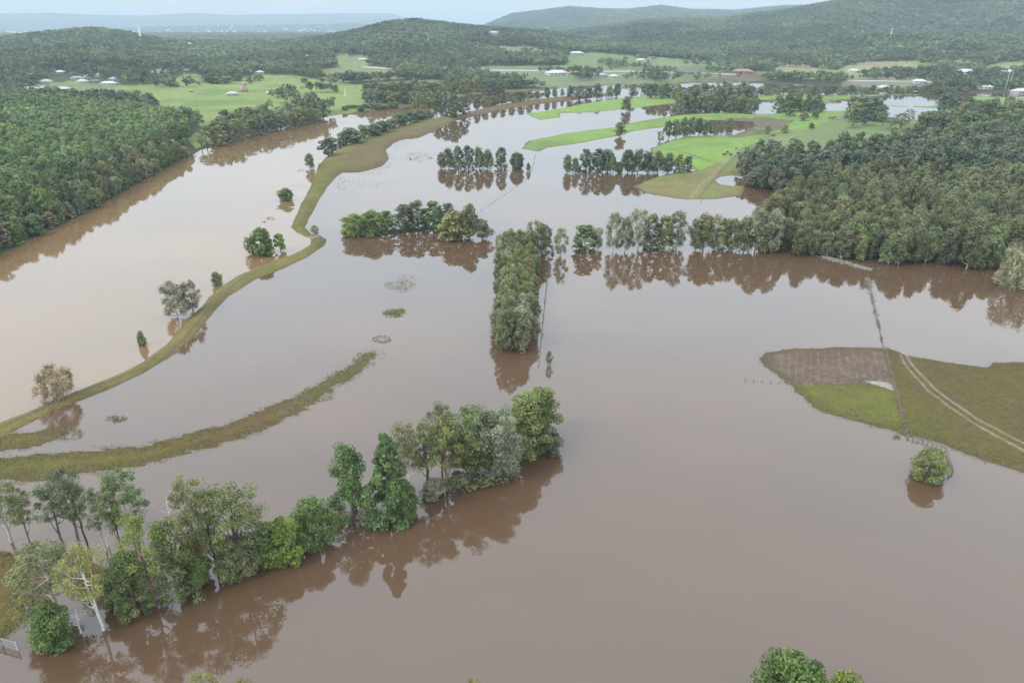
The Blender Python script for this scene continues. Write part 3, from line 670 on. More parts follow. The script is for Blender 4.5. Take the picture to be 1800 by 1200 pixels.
for k, px, py, top, wd, col, bark, lab, nm, cat in lone: px_tree(k, px, py, top, wd, col, bark, lab, cat, None, nm)

def row(items, desc, group, nm='tree', bark=GREYB, cat='tree'):
    """items (kind, px, base, top, width, colour), left to right"""
    for i, (k, px, py, top, wd, col) in enumerate(items):
        px_tree(k, px, py, top, wd, col, bark, f'{ORD[i]} tree from left, {LOOK[col]}, {desc}', cat, group, nm)
row([('dense', 624, 413, 376, 46, 'lime'), ('dense', 655, 413, 370, 42, 'green'), ('tall', 681, 410, 370, 36, 'green'), ('tall', 712, 406, 358, 44, 'dark'), ('tall', 735, 404, 352, 42, 'dark'),
     ('tall', 764, 404, 353, 44, 'green'), ('tall', 788, 404, 356, 36, 'dark'), ('dense', 802, 420, 372, 60, 'olive'), ('round', 826, 420, 359, 36, 'grey'), ('round', 848, 420, 386, 46, 'grey')],
    'in the crescent clump left of centre', 'trees in the crescent clump left of centre', 'leafy_tree')
row([('paper', 776, 296, 268, 15, 'grey'), ('paper', 789, 296, 260, 20, 'grey'), ('tall', 806, 297, 256, 24, 'dark'), ('tall', 824, 297, 254, 24, 'blue'), ('paper', 842, 297, 258, 18, 'grey'),
     ('paper', 857, 297, 262, 20, 'grey'), ('tall', 881, 297, 258, 26, 'blue'), ('dense', 909, 297, 268, 25, 'blue')],
    'in the short flooded row above the crescent', 'trees in the short flooded row', 'swamp_tree')
row([('paper', 997, 304, 272, 15, 'grey'), ('paper', 1011, 304, 277, 14, 'grey'), ('tall', 1029, 303, 261, 28, 'blue'), ('tall', 1050, 303, 260, 30, 'blue'), ('paper', 1068, 303, 262, 24, 'dark'),
     ('round', 1078, 305, 276, 18, 'grey'), ('dense', 1089, 305, 284, 14, 'dark'), ('paper', 1104, 304, 262, 26, 'dark'), ('paper', 1121, 304, 262, 24, 'grey'), ('paper', 1138, 304, 266, 22, 'blue'),
     ('paper', 1156, 305, 265, 24, 'grey'), ('paper', 1174, 305, 268, 22, 'dark'), ('tall', 1193, 304, 270, 22, 'olive'), ('tall', 1208, 303, 273, 20, 'dark')],
    'in the long flooded row before the paddock', 'trees in the long flooded row before the paddock', 'swamp_tree')
row([('wispy', 942, 446, 388, 36, 'olive'), ('tall', 958, 446, 392, 30, 'grey'), ('wispy', 985, 450, 400, 28, 'silver'), ('tall', 1028, 440, 394, 50, 'green'), ('wispy', 1050, 438, 400, 22, 'silver'),
     ('wispy', 1078, 442, 372, 34, 'silver'), ('wispy', 1098, 442, 380, 30, 'grey'), ('wispy', 1121, 440, 366, 40, 'silver'), ('tall', 1145, 438, 376, 40, 'dark'), ('tall', 1168, 438, 378, 38, 'mid'),
     ('wispy', 1188, 438, 370, 38, 'grey'), ('wispy', 1222, 440, 382, 32, 'grey'), ('paper', 1236, 440, 374, 34, 'grey'), ('wispy', 1252, 440, 376, 34, 'silver'), ('tall', 1270, 440, 382, 34, 'olive'), ('paper', 1287, 440, 384, 34, 'grey'),
     ('paper', 1306, 441, 380, 34, 'grey'), ('wispy', 1326, 442, 362, 46, 'silver'), ('paper', 1338, 442, 374, 36, 'grey'), ('wispy', 1354, 444, 368, 40, 'silver')],
    'in the pale row crossing the centre', 'trees in the pale row crossing the centre', 'paperbark_tree', PALE)
row([('wispy', 1161, 249, 230, 15, 'grey'), ('round', 1175, 244, 211, 22, 'dark'), ('round', 1188, 243, 209, 20, 'grey'), ('round', 1201, 242, 207, 22, 'dark'), ('round', 1214, 241, 206, 20, 'grey'),
     ('round', 1228, 239, 207, 20, 'dark'), ('round', 1242, 242, 211, 24, 'dark'), ('wispy', 1266, 236, 219, 12, 'dark'), ('round', 1281, 232, 208, 18, 'grey')],
    'beside the pond on the bright paddock', 'trees beside the paddock pond', 'paddock_tree')
row([('round', 578, 277, 242, 46, 'blue'), ('dense', 604, 259, 231, 26, 'dark'), ('dense', 620, 255, 224, 39, 'dark'), ('round', 640, 248, 220, 33, 'grey'), ('dense', 656, 242, 217, 33, 'dark'),
     ('dense', 672, 236, 212, 31, 'dark'), ('dense', 688, 229, 208, 26, 'grey'), ('dense', 704, 224, 201, 28, 'dark'), ('dense', 721, 219, 196, 31, 'dark'), ('dense', 738, 214, 194, 26, 'dark'), ('dense', 750, 210, 194, 18, 'grey')],
    'in the row between river and levee', 'trees in the row between river and levee', 'levee_tree')
row([('round', 768, 205, 166, 28, 'dark'), ('tall', 784, 206, 162, 26, 'blue'), ('round', 800, 208, 164, 30, 'dark'), ('tall', 816, 204, 168, 22, 'blue'), ('dense', 797, 210, 190, 18, 'dark'),
     ('round', 838, 195, 172, 14, 'dark'), ('round', 852, 190, 168, 16, 'grey'), ('round', 868, 188, 168, 18, 'dark'), ('paper', 884, 186, 164, 14, 'dark'), ('paper', 900, 184, 163, 14, 'grey'),
     ('paper', 915, 182, 160, 14, 'dark'), ('paper', 930, 179, 158, 14, 'grey'), ('paper', 944, 177, 160, 12, 'dark'), ('paper', 962, 174, 152, 12, 'dark'), ('paper', 975, 174, 154, 10, 'grey')],
    'along the levee where the river narrows', 'trees along the levee where the river narrows', 'levee_tree')
row([('paper', 988, 172, 156, 8, 'grey'), ('paper', 1003, 174, 150, 16, 'dark'), ('paper', 1018, 175, 149, 18, 'grey'), ('paper', 1034, 174, 151, 16, 'dark'), ('paper', 1050, 174, 147, 18, 'dark'),
     ('paper', 1072, 172, 150, 14, 'grey'), ('paper', 1084, 170, 146, 16, 'dark'), ('paper', 1101, 196, 168, 18, 'dark'), ('paper', 1112, 172, 148, 16, 'grey')],
    'in the far row at head of the flood', 'trees in the far row at head of the flood', 'swamp_tree')
r_ = random.Random(4)
def far_row(a, b, n, hpx, wpx, cols, desc, group, kinds=('paper', 'round', 'tall'), jit=3, nm='swamp_tree'):
    it = []
    for i in range(n):
        t = (i + .3 + .4 * r_.random()) / n
        px = a[0] + (b[0] - a[0]) * t; py = a[1] + (b[1] - a[1]) * t + (r_.random() - .5) * 2 * jit
        h = hpx * (.75 + .45 * r_.random())
        it.append((r_.choice(kinds), px, py, py - h, wpx * (.95 + .55 * r_.random()), r_.choice(cols)))
    row(it, desc, group, nm)
DG = ['dark', 'blue', 'grey', 'grey', 'dark', 'olive']
far_row((1130, 172), (1190, 176), 7, 26, 14, DG, 'left of the dark wood at upper right', 'trees left of the upper dark wood')
far_row((1190, 196), (1330, 200), 16, 38, 18, DG, 'in front of the dark wood at upper right', 'front trees of the upper dark wood')
far_row((1185, 184), (1320, 184), 12, 34, 18, DG, 'at back of the dark wood at upper right', 'back trees of the upper dark wood')
far_row((1365, 198), (1448, 198), 10, 30, 17, DG, 'in the wood right of the small white pool', 'trees right of the small white pool')
far_row((1492, 214), (1552, 216), 7, 40, 22, DG, 'in the tall clump on the far paddock', 'trees in the tall clump on the far paddock')
far_row((1310, 166), (1500, 168), 18, 14, 14, DG, 'along the far green strip', 'trees along the far green strip')
far_row((1500, 164), (1700, 163), 20, 12, 12, DG, 'behind the far pale pool', 'trees behind the far pale pool')
far_row((1560, 244), (1790, 240), 16, 32, 26, DG + ['olive'], 'in the scattered belt just behind the right forest', 'scattered trees behind the right forest', ('round', 'gum', 'round'), 10, 'paddock_tree')
far_row((1640, 222), (1800, 224), 10, 32, 26, DG + ['olive'], 'on the far right paddock under the pale pool', 'trees on the far right paddock', ('round', 'gum', 'round'), 8, 'paddock_tree')
far_row((1490, 222), (1640, 226), 9, 30, 24, DG + ['olive'], 'on the paddock before the big forest', 'trees on the paddock before the forest', ('round', 'gum', 'round'), 9, 'paddock_tree')
far_row((1640, 205), (1800, 208), 12, 36, 24, DG, 'by the pale pool at far right', 'trees by the pale pool at far right', ('round', 'gum', 'paper'), 9, 'paddock_tree')
far_row((640, 185), (760, 186), 14, 26, 18, DG, 'in the dark wood behind the river', 'trees in the dark wood behind the river', jit=4)
far_row((645, 172), (920, 160), 28, 26, 18, DG, 'in the long wood beyond the levee', 'trees in the long wood beyond the levee', jit=4)
far_row((600, 196), (700, 191), 10, 10, 12, ['dark', 'green', 'grey'], 'on the low far river bank', 'bushes on the low far river bank', ('dense',), 2, 'bush')
# paddock trees on the left hill
row([('round', 295, 160, 138, 30, 'grey'), ('round', 308, 162, 144, 24, 'grey'), ('dense', 337, 170, 161, 9, 'dark'), ('round', 366, 153, 135, 26, 'grey'), ('round', 384, 155, 134, 26, 'grey'), ('round', 402, 154, 133, 28, 'grey'),
     ('round', 420, 150, 130, 24, 'dark'), ('round', 440, 154, 134, 20, 'grey'), ('round', 455, 150, 131, 22, 'grey'), ('round', 536, 152, 136, 18, 'grey'), ('round', 551, 183, 161, 18, 'grey'), ('round', 567, 150, 138, 14, 'dark'), ('round', 591, 168, 153, 12, 'dark')],
    'on the sunny left paddock', 'trees scattered on the sunny left paddock', 'paddock_tree')
row([('round', 262, 185, 163, 22, 'dark'), ('round', 243, 184, 158, 24, 'grey'), ('round', 225, 184, 162, 24, 'dark'), ('round', 193, 180, 158, 20, 'dark'), ('round', 210, 184, 165, 20, 'grey')][::-1],
    'at foot of the left paddock', 'trees at foot of the left paddock', 'paddock_tree')
# river bank beyond the plantation
far_row((352, 262), (572, 210), 24, 34, 24, ['grey', 'dark', 'grey', 'olive'], 'along the far left river bank', 'tall trees along the far left river bank', ('round', 'gum', 'tall'), 3, 'river_bank_tree')
far_row((375, 240), (560, 202), 18, 36, 24, ['grey', 'dark', 'grey'], 'behind the far left river bank', 'trees behind the far left river bank', ('round', 'gum', 'paper'), 4, 'river_bank_tree')

# narrow strip of saplings in the centre
r2 = random.Random(11)
py = 617.0; k = 0
while py > 436:
    t = (py - 436) / (617 - 436)
    xl = 874 + 4 * (1 - t); xr = 936 + 4 * (1 - t)
    xl += 6 * math.sin(py * .19) + 3; xr += 5 * math.sin(py * .13 + 2)
    wpx = 30 * (.45 + .55 * t); n = max(2, int((xr - xl) / (wpx * .58)))
    for i in range(n):
        px = xl + (xr - xl) * (i + .5 + (r2.random() - .5) * 1.1) / n
        hh = (74 if k == 0 else 66) * (.52 + .48 * t) * (.72 + .42 * r2.random())
        px_tree(r2.choice(['paper', 'wispy']), px, py + (r2.random() - .5) * 3, py - hh, wpx * 1.1, ('silver' if r2.random() < .5 else 'grey') if t > .72 else r2.choice(['olive', 'mid', 'grey', 'silver']), GREYB,
                'grey green sapling at near end of narrow central strip' if t > .72 else 'olive sapling packed in the narrow strip running up the centre', 'tree',
                'front saplings of the central strip' if t > .72 else 'saplings of the central strip', 'swamp_sapling', lod=1)
    py -= 9.5 * (.5 + .5 * t); k += 1

# ------------------------------------------------------------------ woods: single trees at the front, the rest as one canopy each
def canopy_mesh(name, pts, hs, ws, cols, templates, label, cat, seed=1, trunks=False):
    rg = np.random.default_rng(seed); pts = np.asarray(pts); Vs = []; vals = []; cl = []
    pick = rg.integers(0, len(templates), len(pts)); rot = rg.random(len(pts)) * 6.28
    for ti, (V, val, H, W) in enumerate(templates):
        ids = np.nonzero(pick == ti)[0]
        if len(ids) == 0: continue
        c, s_ = np.cos(rot[ids])[:, None], np.sin(rot[ids])[:, None]
        sw = (ws[ids] / W)[:, None]; sh = (hs[ids] / H)[:, None]
        X = (V[None, :, 0] * c - V[None, :, 1] * s_) * sw + pts[ids, 0][:, None]
        Y = (V[None, :, 0] * s_ + V[None, :, 1] * c) * sw + pts[ids, 1][:, None]
        Z = V[None, :, 2] * sh + pts[ids, 2][:, None]
        Vs.append(np.stack([X, Y, Z], -1).reshape(-1, 3)); vals.append(np.tile(val, len(ids))); cl.append(np.repeat(cols[ids], len(val), axis=0))
    V = np.vstack(Vs)
    me = mesh_np(name, V, np.arange(len(V)).reshape(-1, 4), M['canopy'], face_attr=np.concatenate(vals), face_col=np.vstack(cl))
    return tag(link(name, me), label, cat, kind='stuff')
def tpl(kind, lod, n=4):
    o = []
    for v in range(n):
        _, _, H, W, V, val = template(kind, lod, v); o.append((V, val, H, W))
    return o
def far_tpl(n, quads, leaf, seed):
    """tiny distant crown: a few leaf sprays over a lumpy dome"""
    o = []
    for v in range(n):
        rg = np.random.default_rng(seed + v)
        k = 5; C = np.c_[rg.normal(size=(k, 2)) * 1.7, 4 + rg.random(k) * 3.5]; RAD = np.tile([2.4, 2.4, 2.2], (k, 1))
        V, val, _ = leaf_quads(rg, C, RAD, quads // k, leaf, .8, 1.1, 0, .15, .5); V[:, 2] = np.maximum(V[:, 2], 0)
        o.append((V, val, 10., 8.))
    return o
def scatter(poly_px, spacing, seed, wob=2.0):
    P = wp(poly_px); rg = np.random.default_rng(seed)
    xs = np.arange(P[:, 0].min(), P[:, 0].max(), spacing); ys = np.arange(P[:, 1].min(), P[:, 1].max(), spacing)
    X, Y = np.meshgrid(xs, ys); X[1::2] += spacing / 2
    X = X.ravel() + (rg.random(X.size) - .5) * spacing * .7; Y = Y.ravel() + (rg.random(Y.size) - .5) * spacing * .7
    m = inside(X, Y, P); return X[m], Y[m]

# left plantation
PLANT = [(-150, 480), (-60, 440), (0, 412), (60, 386), (130, 352), (190, 325), (240, 296), (300, 268), (335, 250), (330, 238), (300, 225), (240, 212), (180, 207), (100, 203), (0, 203), (-220, 203), (-300, 300)]
X, Y = scatter(PLANT, 6.4, 5); Z = np.maximum(T(X, Y), 0); rg = np.random.default_rng(55)
ppx, ppy = proj(X, Y, Z + 14); d = np.hypot(X, Y)
vis = (ppx > -60); X, Y, Z, d, ppx = X[vis], Y[vis], Z[vis], d[vis], ppx[vis]
order = np.argsort(d + np.where(ppx < -15, 500, 0)); X, Y, Z, d = X[order], Y[order], Z[order], d[order]
hs = 15.5 + rg.normal(size=len(X)) * 1.0; ws = 5.9 + rg.random(len(X)) * 1.2
lum = 1 + .25 * fbm(X, Y, 60, 9, 2)
cols = np.array(C_['plant'])[None] * (lum * (.75 + .5 * rg.random(len(X))))[:, None]
lime = rg.random(len(X)) < .05; cols[lime] *= np.array([1.5, 1.3, .9])
NI = 300
for i in range(min(NI, len(X))):
    front = d[i] < np.percentile(d[:NI], 22)
    plant('column', X[i], Y[i], Z[i], hs[i], ws[i], tuple(cols[i]), PALE,
          'green plantation tree packed in even rows behind the wooded left river bank', 'tree', 'plantation trees on the left', 'plantation_tree', lod=1)
canopy_mesh('plantation_canopy', np.c_[X, Y, Z][NI:], hs[NI:], ws[NI:], cols[NI:], tpl('column', 2), 'even green canopy of the plantation stretching back on the left', 'plantation', 3)
print('plantation', len(X))
# mixed bank trees in front of the plantation
bank = [(-140, 512), (0, 450), (40, 428), (90, 403), (140, 381), (185, 358), (235, 328), (290, 297), (340, 271)]
W_ = wp(bank); seg = np.r_[0, np.cumsum(np.hypot(*np.diff(W_, axis=0).T))]; r3 = random.Random(21); s0 = 0.0
BK = ['first', 'second', 'third']
while s0 < seg[-1]:
    for lane, (off, h0) in enumerate(((2.0, 8.5), (7.5, 11.5), (13.5, 13.5))):
        s1 = s0 + r3.random() * 3
        x = float(np.interp(s1, seg, W_[:, 0])); y = float(np.interp(s1, seg, W_[:, 1]))
        x2 = float(np.interp(s1 + 3, seg, W_[:, 0])); y2 = float(np.interp(s1 + 3, seg, W_[:, 1]))
        tx, ty = x2 - x, y2 - y; ln = math.hypot(tx, ty) + 1e-6; nx, ny = -ty / ln, tx / ln
        x += nx * (off + r3.random() * 2); y += ny * (off + r3.random() * 2)
        col = C_[r3.choice(['grey', 'olive', 'dark', 'green', 'mid', 'brown' if r3.random() < .3 else 'silver'])]
        plant(r3.choice(['dense', 'round', 'tall']) if lane < 2 else r3.choice(['gum', 'round', 'tall']), x, y, max(T1(x, y), 0) - .1, h0 * (.75 + .5 * r3.random()), 7 * (.8 + .5 * r3.random()), col, PALE if r3.random() < .4 else GREYB,
              ['bushy tree leaning over the brown river on its left bank', 'grey green tree in middle of the wooded left river bank', 'taller tree between left river bank and plantation'][lane], 'tree',
              ['waterside trees of the left river bank', 'middle trees of the left river bank', 'back trees of the left river bank'][lane], 'river_bank_tree', lod=1)
    s0 += 6.0
# right forest
FOR = [(1352, 440), (1400, 452), (1440, 453), (1500, 455), (1545, 466), (1600, 468), (1690, 474), (1760, 478), (1850, 485), (2000, 510), (2200, 430), (2200, 330), (1800, 318), (1700, 330), (1610, 335),
       (1540, 318), (1450, 330), (1390, 352), (1375, 372), (1330, 385), (1345, 410)]
X, Y = scatter(FOR, 5.6, 8); rg = np.random.default_rng(66)
ppx, _ = proj(X, Y, np.zeros(len(X)) + 8); vis = ppx < 1870; X, Y, ppx = X[vis], Y[vis], ppx[vis]
d = np.hypot(X, Y); order = np.argsort(d + np.where(ppx > 1815, 500, 0)); X, Y, d = X[order], Y[order], d[order]
hs = 12 + rg.normal(size=len(X)) * 1.7; ws = 5.4 + rg.random(len(X)) * 1.8
tone = fbm(X, Y, 25, 19, 2)
cols = np.array([.165, .172, .085])[None] * (.9 + .25 * tone + .55 * (rg.random(len(X)) - .5))[:, None] * np.where((rg.random(len(X)) < .3)[:, None], np.array([.8, .95, .9]), 1.0)
for i in range(min(300, len(X))):
    plant('paper', X[i], Y[i], -.1, hs[i], ws[i], tuple(cols[i]), PALE if i % 3 else GREYB, 'olive paperbark packed at front of the flooded forest on the right', 'tree', 'front trees of the right forest', 'paperbark_tree', lod=1)
canopy_mesh('flooded_forest', np.c_[X, Y, X * 0 - .1][300:], hs[300:], ws[300:], cols[300:], tpl('paper', 2), 'olive canopy of the flooded paperbark forest behind its front trees at right', 'forest', 4)
print('forest', len(X))
# looser darker wood behind it, and its tongue reaching left
FOR2 = [(1292, 318), (1310, 328), (1350, 340), (1390, 345), (1450, 318), (1540, 306), (1640, 312), (1690, 330), (1800, 312), (1900, 300), (1900, 236), (1800, 240), (1700, 252), (1620, 262), (1500, 272), (1400, 284), (1330, 290), (1300, 300)]
X, Y = scatter(FOR2, 8.6, 9); rg = np.random.default_rng(77)
gap = inside(*proj(X, Y, np.zeros(len(X))), [(1560, 306), (1700, 300), (1720, 318), (1600, 326)]) & (rg.random(len(X)) < .8); X, Y = X[~gap], Y[~gap]
order = np.argsort(np.hypot(X, Y)); X, Y = X[order], Y[order]
nI = min(300, len(X)); print('wood2', len(X))
Zt = np.maximum(T(X, Y), 0) - .1; hs2 = 11.5 + rg.normal(size=len(X)) * 2.2; ws2 = 8.5 + rg.random(len(X)) * 5
for i in range(nI):
    c = [(.13, .145, .09), (.085, .115, .06), (.15, .16, .115), (.11, .13, .07), (.08, .11, .07)][(i * 3) % 5]
    plant(['round', 'tall', 'gum', 'paper', 'round'][(i * 7) % 5], X[i], Y[i], Zt[i], hs2[i] * 1.05, ws2[i], c, PALE if i % 2 else GREYB,
          'dark grey green tree in the loose wood behind the flooded forest on the right', 'tree', 'trees of the loose wood behind the right forest', 'gum_tree', lod=1 if math.hypot(X[i], Y[i]) < 420 else 2)
if len(X) > nI:
    cc = np.array(C_['grey'])[None] * (.75 + .4 * rg.random(len(X) - nI))[:, None]
    canopy_mesh('distant_wood', np.c_[X, Y, Zt][nI:], hs2[nI:], ws2[nI:], cc, tpl('round', 2), 'grey green wood at back of the right forest', 'wood', 5)

# ------------------------------------------------------------------ wooded hills
CLEAR = []
G2Z = gz.reshape(nr, nc); EL = np.arctan2(G2Z - CAM_H, RR); RUN = np.maximum.accumulate(EL, axis=0)
def visible(x, y, ztop, margin=.0006):
    r = np.hypot(x, y); a = np.arctan2(x, y)
    ri = np.clip(np.searchsorted(rows, r) - 2, 0, nr - 1); ai = np.clip(np.searchsorted(az, a), 0, nc - 1)
    return np.arctan2(ztop - CAM_H, r) > RUN[ri, ai] - margin
def hill_wood(name, r0, r1, a0, a1, s, hmean, wmean, tp, label, seed, infill=0.0):
    rg = np.random.default_rng(seed); n = int((R(a1) - R(a0)) * (r1 * r1 - r0 * r0) / 2 / (s * s))
    r = np.sqrt(rg.random(n) * (r1 * r1 - r0 * r0) + r0 * r0); a = rg.random(n) * (R(a1) - R(a0)) + R(a0)
    x, y = r * np.sin(a), r * np.cos(a); z, ow, dd = T(x, y, True)
    k = (ow == 100) & (dd > 12); x, y, z, dd = x[k], y[k], z[k], dd[k]
    k = visible(x, y, z + hmean); x, y, z = x[k], y[k], z[k]
    px, py = proj(x, y, z); inf = np.zeros(len(x), bool)
    for poly, _, _ in FIELDS: inf |= inside(px, py, poly)
    scat = fbm(x, y, 60, 31, 2) > np.where(px > 680, .2, .42)
    tw = inside(px, py, [(-50, 128), (100, 122), (330, 120), (330, 134), (215, 152), (130, 168), (-50, 172)]) & (rg.random(len(x)) < .45)
    town2 = inside(px, py, [(1640, 118), (1850, 118), (1850, 165), (1640, 165)]) & (rg.random(len(x)) < .35)
    pl = inside(px, py, [(-400, 196), (-400, 700), (360, 300), (352, 236), (260, 206), (120, 198)])
    clear = np.zeros(len(x), bool)
    for hx, hy in CLEAR: clear |= (np.abs(px - hx) < 12) & (rg.random(len(x)) < .8) & (py > hy - 2) & (py < hy + (16 if hy > 110 else 6))
    keep = (~clear) & ((~inf) | (scat & (rg.random(len(x)) < .5))) & ~tw & ~town2 & ~pl
    x, y, z = x[keep], y[keep], z[keep]; m = len(x)
    tone = fbm(x, y, 220, 61, 3); t2 = fbm(x, y, 40, 62, 2)
    base = np.array([.105, .135, .066])[None] * (1 + .75 * tone + .45 * t2)[:, None]
    u = rg.random(m); base = base * (.5 + 1.0 * rg.random(m))[:, None]
    base[u < .12] *= np.array([1.35, 1.25, 1.1]); base[u > .9] *= np.array([.65, .75, .75])
    print(name, m)
    hs = hmean * (.75 + .5 * rg.random(m)); ws = wmean * (.75 + .5 * rg.random(m))
    canopy_mesh(name, np.c_[x, y, z - .3], hs, ws, np.clip(base * (.85 if r0 > 1400 else 1), .01, .4), tp, label, 'forest', seed)
# ------------------------------------------------------------------ houses
def house_meshes(long_):
    L_, D_, Hh = (22, 10, 2.8) if long_ else (15, 11, 3.0)
    g = MB(); g.box((0, 0, Hh / 2 - .5), (L_, D_, Hh + 1)); wall = g.mesh('wall', M['wall'])
    e = .7; rh = 2.6; x, y = L_ / 2 + e, D_ / 2 + e; rx = x - y * .9
    V = [[-x, -y, Hh], [x, -y, Hh], [x, y, Hh], [-x, y, Hh], [-rx, 0, Hh + rh], [rx, 0, Hh + rh], [-x, -y, Hh - .2], [x, -y, Hh - .2], [x, y, Hh - .2], [-x, y, Hh - .2]]
    F = [[0, 1, 5, 4], [2, 3, 4, 5], [6, 7, 1, 0], [7, 8, 2, 1], [8, 9, 3, 2], [9, 6, 0, 3], [6, 9, 8, 7]]
    mm = bpy.data.meshes.new('roof'); mm.from_pydata(V, [], F + [[1, 2, 5], [3, 0, 4]]); mm.materials.append(M['roof'])
    g = MB(); g.box((0, 0, 0), (1.8, .08, 1.2)); win = g.mesh('window', M['glass'])
    g = MB(); g.box((0, 0, 0), (1.0, .08, 2.1)); dr = g.mesh('door', M['door'])
    return wall, mm, win, dr, L_, D_
HM = [house_meshes(False), house_meshes(True)]
WALLS = dict(white=(.52, .51, .49), cream=(.6, .54, .42), brick=(.33, .2, .15), grey=(.42, .42, .41), orange=(.62, .33, .14))
ROOFS = dict(white=(.48, .49, .49), grey=(.34, .35, .36), red=(.28, .17, .13), dark=(.12, .12, .13), pale=(.45, .43, .4), orange=(.6, .33, .17))
def house(px, py, long_, wc, rc, label, scale=1.0, group='houses on the left hillside', rz=None, name='house'):
    CLEAR.append((px, py)); x, y, z = ground_at(px, py); wall, roof, win, dr, L_, D_ = HM[long_]
    e = bpy.data.objects.new(name, None); COL.objects.link(e); e.location = (x, y, z); e.scale = (scale,) * 3
    e.rotation_euler = (0, 0, rz if rz is not None else (random.Random(px).random() - .5) * .9); tag(e, label, 'house' if name == 'house' else 'shed', group)
    w_ = link('wall', wall, e); w_.color = (*WALLS[wc], 1); r_ = link('roof', roof, e); r_.color = (*ROOFS[rc], 1)
    for fx in ((-.36, -.16, .2, .38) if long_ else (-.32, .3)):
        o = link('window', win, e); o.location = (fx * L_, -D_ / 2 - .03, 1.6)
    o = link('door', dr, e); o.location = (.02 * L_, -D_ / 2 - .03, 1.05)
    return e
HS = [
 (12, 134, 0, 'cream', 'dark', 'dark roofed cream house on the left edge of the village'), (30, 143, 1, 'white', 'red', 'long red roofed house near the left edge'),
 (52, 160, 1, 'white', 'white', 'long white roofed house lowest at the left edge'), (82, 146, 0, 'cream', 'pale', 'pale roofed house right of the long red roofed one'),
 (82, 158, 0, 'white', 'grey', 'grey roofed house between the two long white houses'), (112, 160, 1, 'brick', 'pale', 'long brick house facing the paddock'),
 (106, 130, 0, 'white', 'white', 'small white roofed house high among village trees'), (128, 133, 0, 'brick', 'red', 'small red roofed brick house among trees'),
 (136, 140, 0, 'cream', 'grey', 'grey roofed cream house in middle of the village'), (146, 146, 0, 'white', 'pale', 'pale roofed house just above the long white one'),
 (158, 138, 0, 'white', 'white', 'white roofed house at upper middle of the village'), (168, 146, 0, 'brick', 'dark', 'dark roofed brick house in the village'),
 (176, 135, 0, 'cream', 'red', 'red roofed cream house at upper right of the village'), (192, 150, 1, 'white', 'white', 'long bright white roofed building at right of the village'),
 (202, 142, 0, 'white', 'grey', 'grey roofed house above the long bright building'), (156, 116, 0, 'white', 'pale', 'pale roofed house alone in forest above the village'),
 (272, 131, 0, 'grey', 'grey', 'grey roofed house left of the pale roofed row'), (284, 127, 0, 'white', 'pale', 'pale roofed house at top corner of the paddock'),
 (308, 127, 1, 'cream', 'red', 'long red roofed house at top of the paddock'), (327, 127, 0, 'brick', 'red', 'small red roofed house at top of the paddock'),
 (300, 96, 1, 'white', 'white', 'long white roofed house high in the left forest'), (283, 82, 0, 'white', 'grey', 'tiny grey roofed house near hill crest'),
 (303, 79, 0, 'white', 'white', 'tiny white house on hill crest right of the mast'), (333, 79, 0, 'cream', 'white', 'tiny cream house on hill crest farthest right of mast'),
 (458, 118, 1, 'white', 'grey', 'long grey roofed house above the stone tower'), (457, 130, 0, 'cream', 'pale', 'pale roofed house on the crest behind the paddock'),
 (525, 109, 0, 'white', 'grey', 'grey roofed house left above the small round paddock'), (545, 101, 1, 'cream', 'grey', 'long house in trees left of the small round paddock'),
 (637, 107, 1, 'white', 'pale', 'long pale house on the small round paddock'), (725, 103, 0, 'brick', 'red', 'red roofed house in trees at centre'),
]
for px, py, lg, wc, rc, lab in HS: house(px, py, lg, wc, rc, lab, .85)
HS2 = [
 (867, 61, 1, 'white', 'white', 'large white house on the hilltop clearing', 1.4), (930, 99, 0, 'orange', 'red', 'orange walled house below the hill clearing', 1.3), (1013, 97, 1, 'white', 'white', 'white house on the slope right of the clearing', 1.3),
 (978, 133, 1, 'white', 'white', 'big white shed beside the orange roofed shed', 1.5), (1007, 133, 1, 'cream', 'orange', 'bright orange roofed shed beside the highway', 1.2), (1052, 136, 1, 'grey', 'grey', 'low grey shed right of the orange roofed shed', 1.1),
 (1078, 137, 0, 'white', 'white', 'small white shed far right of the orange roofed shed', .9), (1125, 109, 0, 'cream', 'pale', 'pale house on the slope above the highway', 1.2), (1140, 110, 0, 'white', 'red', 'red roofed house on the slope above the highway', 1.1),
 (1208, 131, 1, 'brick', 'dark', 'dark roofed low building at right end of the highway', 1.2), (1305, 130, 1, 'brick', 'red', 'long rusty roofed building under the right hills', 1.4), (1500, 128, 0, 'cream', 'pale', 'pale cottage on the dry slope at right', 1.1),
 (1615, 147, 0, 'white', 'white', 'small white house behind the far pale pool', 1.1), (1553, 158, 0, 'white', 'pale', 'pale house among trees behind the far pool', 1.0), (1700, 131, 1, 'white', 'white', 'long white roofed house under the right mountain', 1.5),
 (1765, 130, 1, 'white', 'white', 'white roofed house beside the tall poles at right', 1.2), (1730, 157, 0, 'white', 'white', 'white house above the water at far right', 1.1), (1795, 165, 1, 'grey', 'pale', 'pale roofed building on the right edge', 1.2),
]
for px, py, lg, wc, rc, lab, sc in HS2: house(px, py, lg, wc, rc, lab, sc, 'buildings across the valley')
hill_wood('valley_wood', 560, 1500, -42, 42, 8.2, 12, 9, far_tpl(6, 70, 2.0, 100), 'grey green trees filling the valley edge between paddocks and houses', 71)
hill_wood('hill_forest', 1500, 3450, -40, 42, 8.4, 12, 10.5, far_tpl(6, 40, 2.7, 200), 'dense bush forest covering the near wooded hills', 72)
hill_wood('far_hill_forest', 3450, 6250, -38, 40, 13, 14, 17, far_tpl(5, 25, 3.6, 300), 'bluish forest on the farthest wooded ridge', 73)

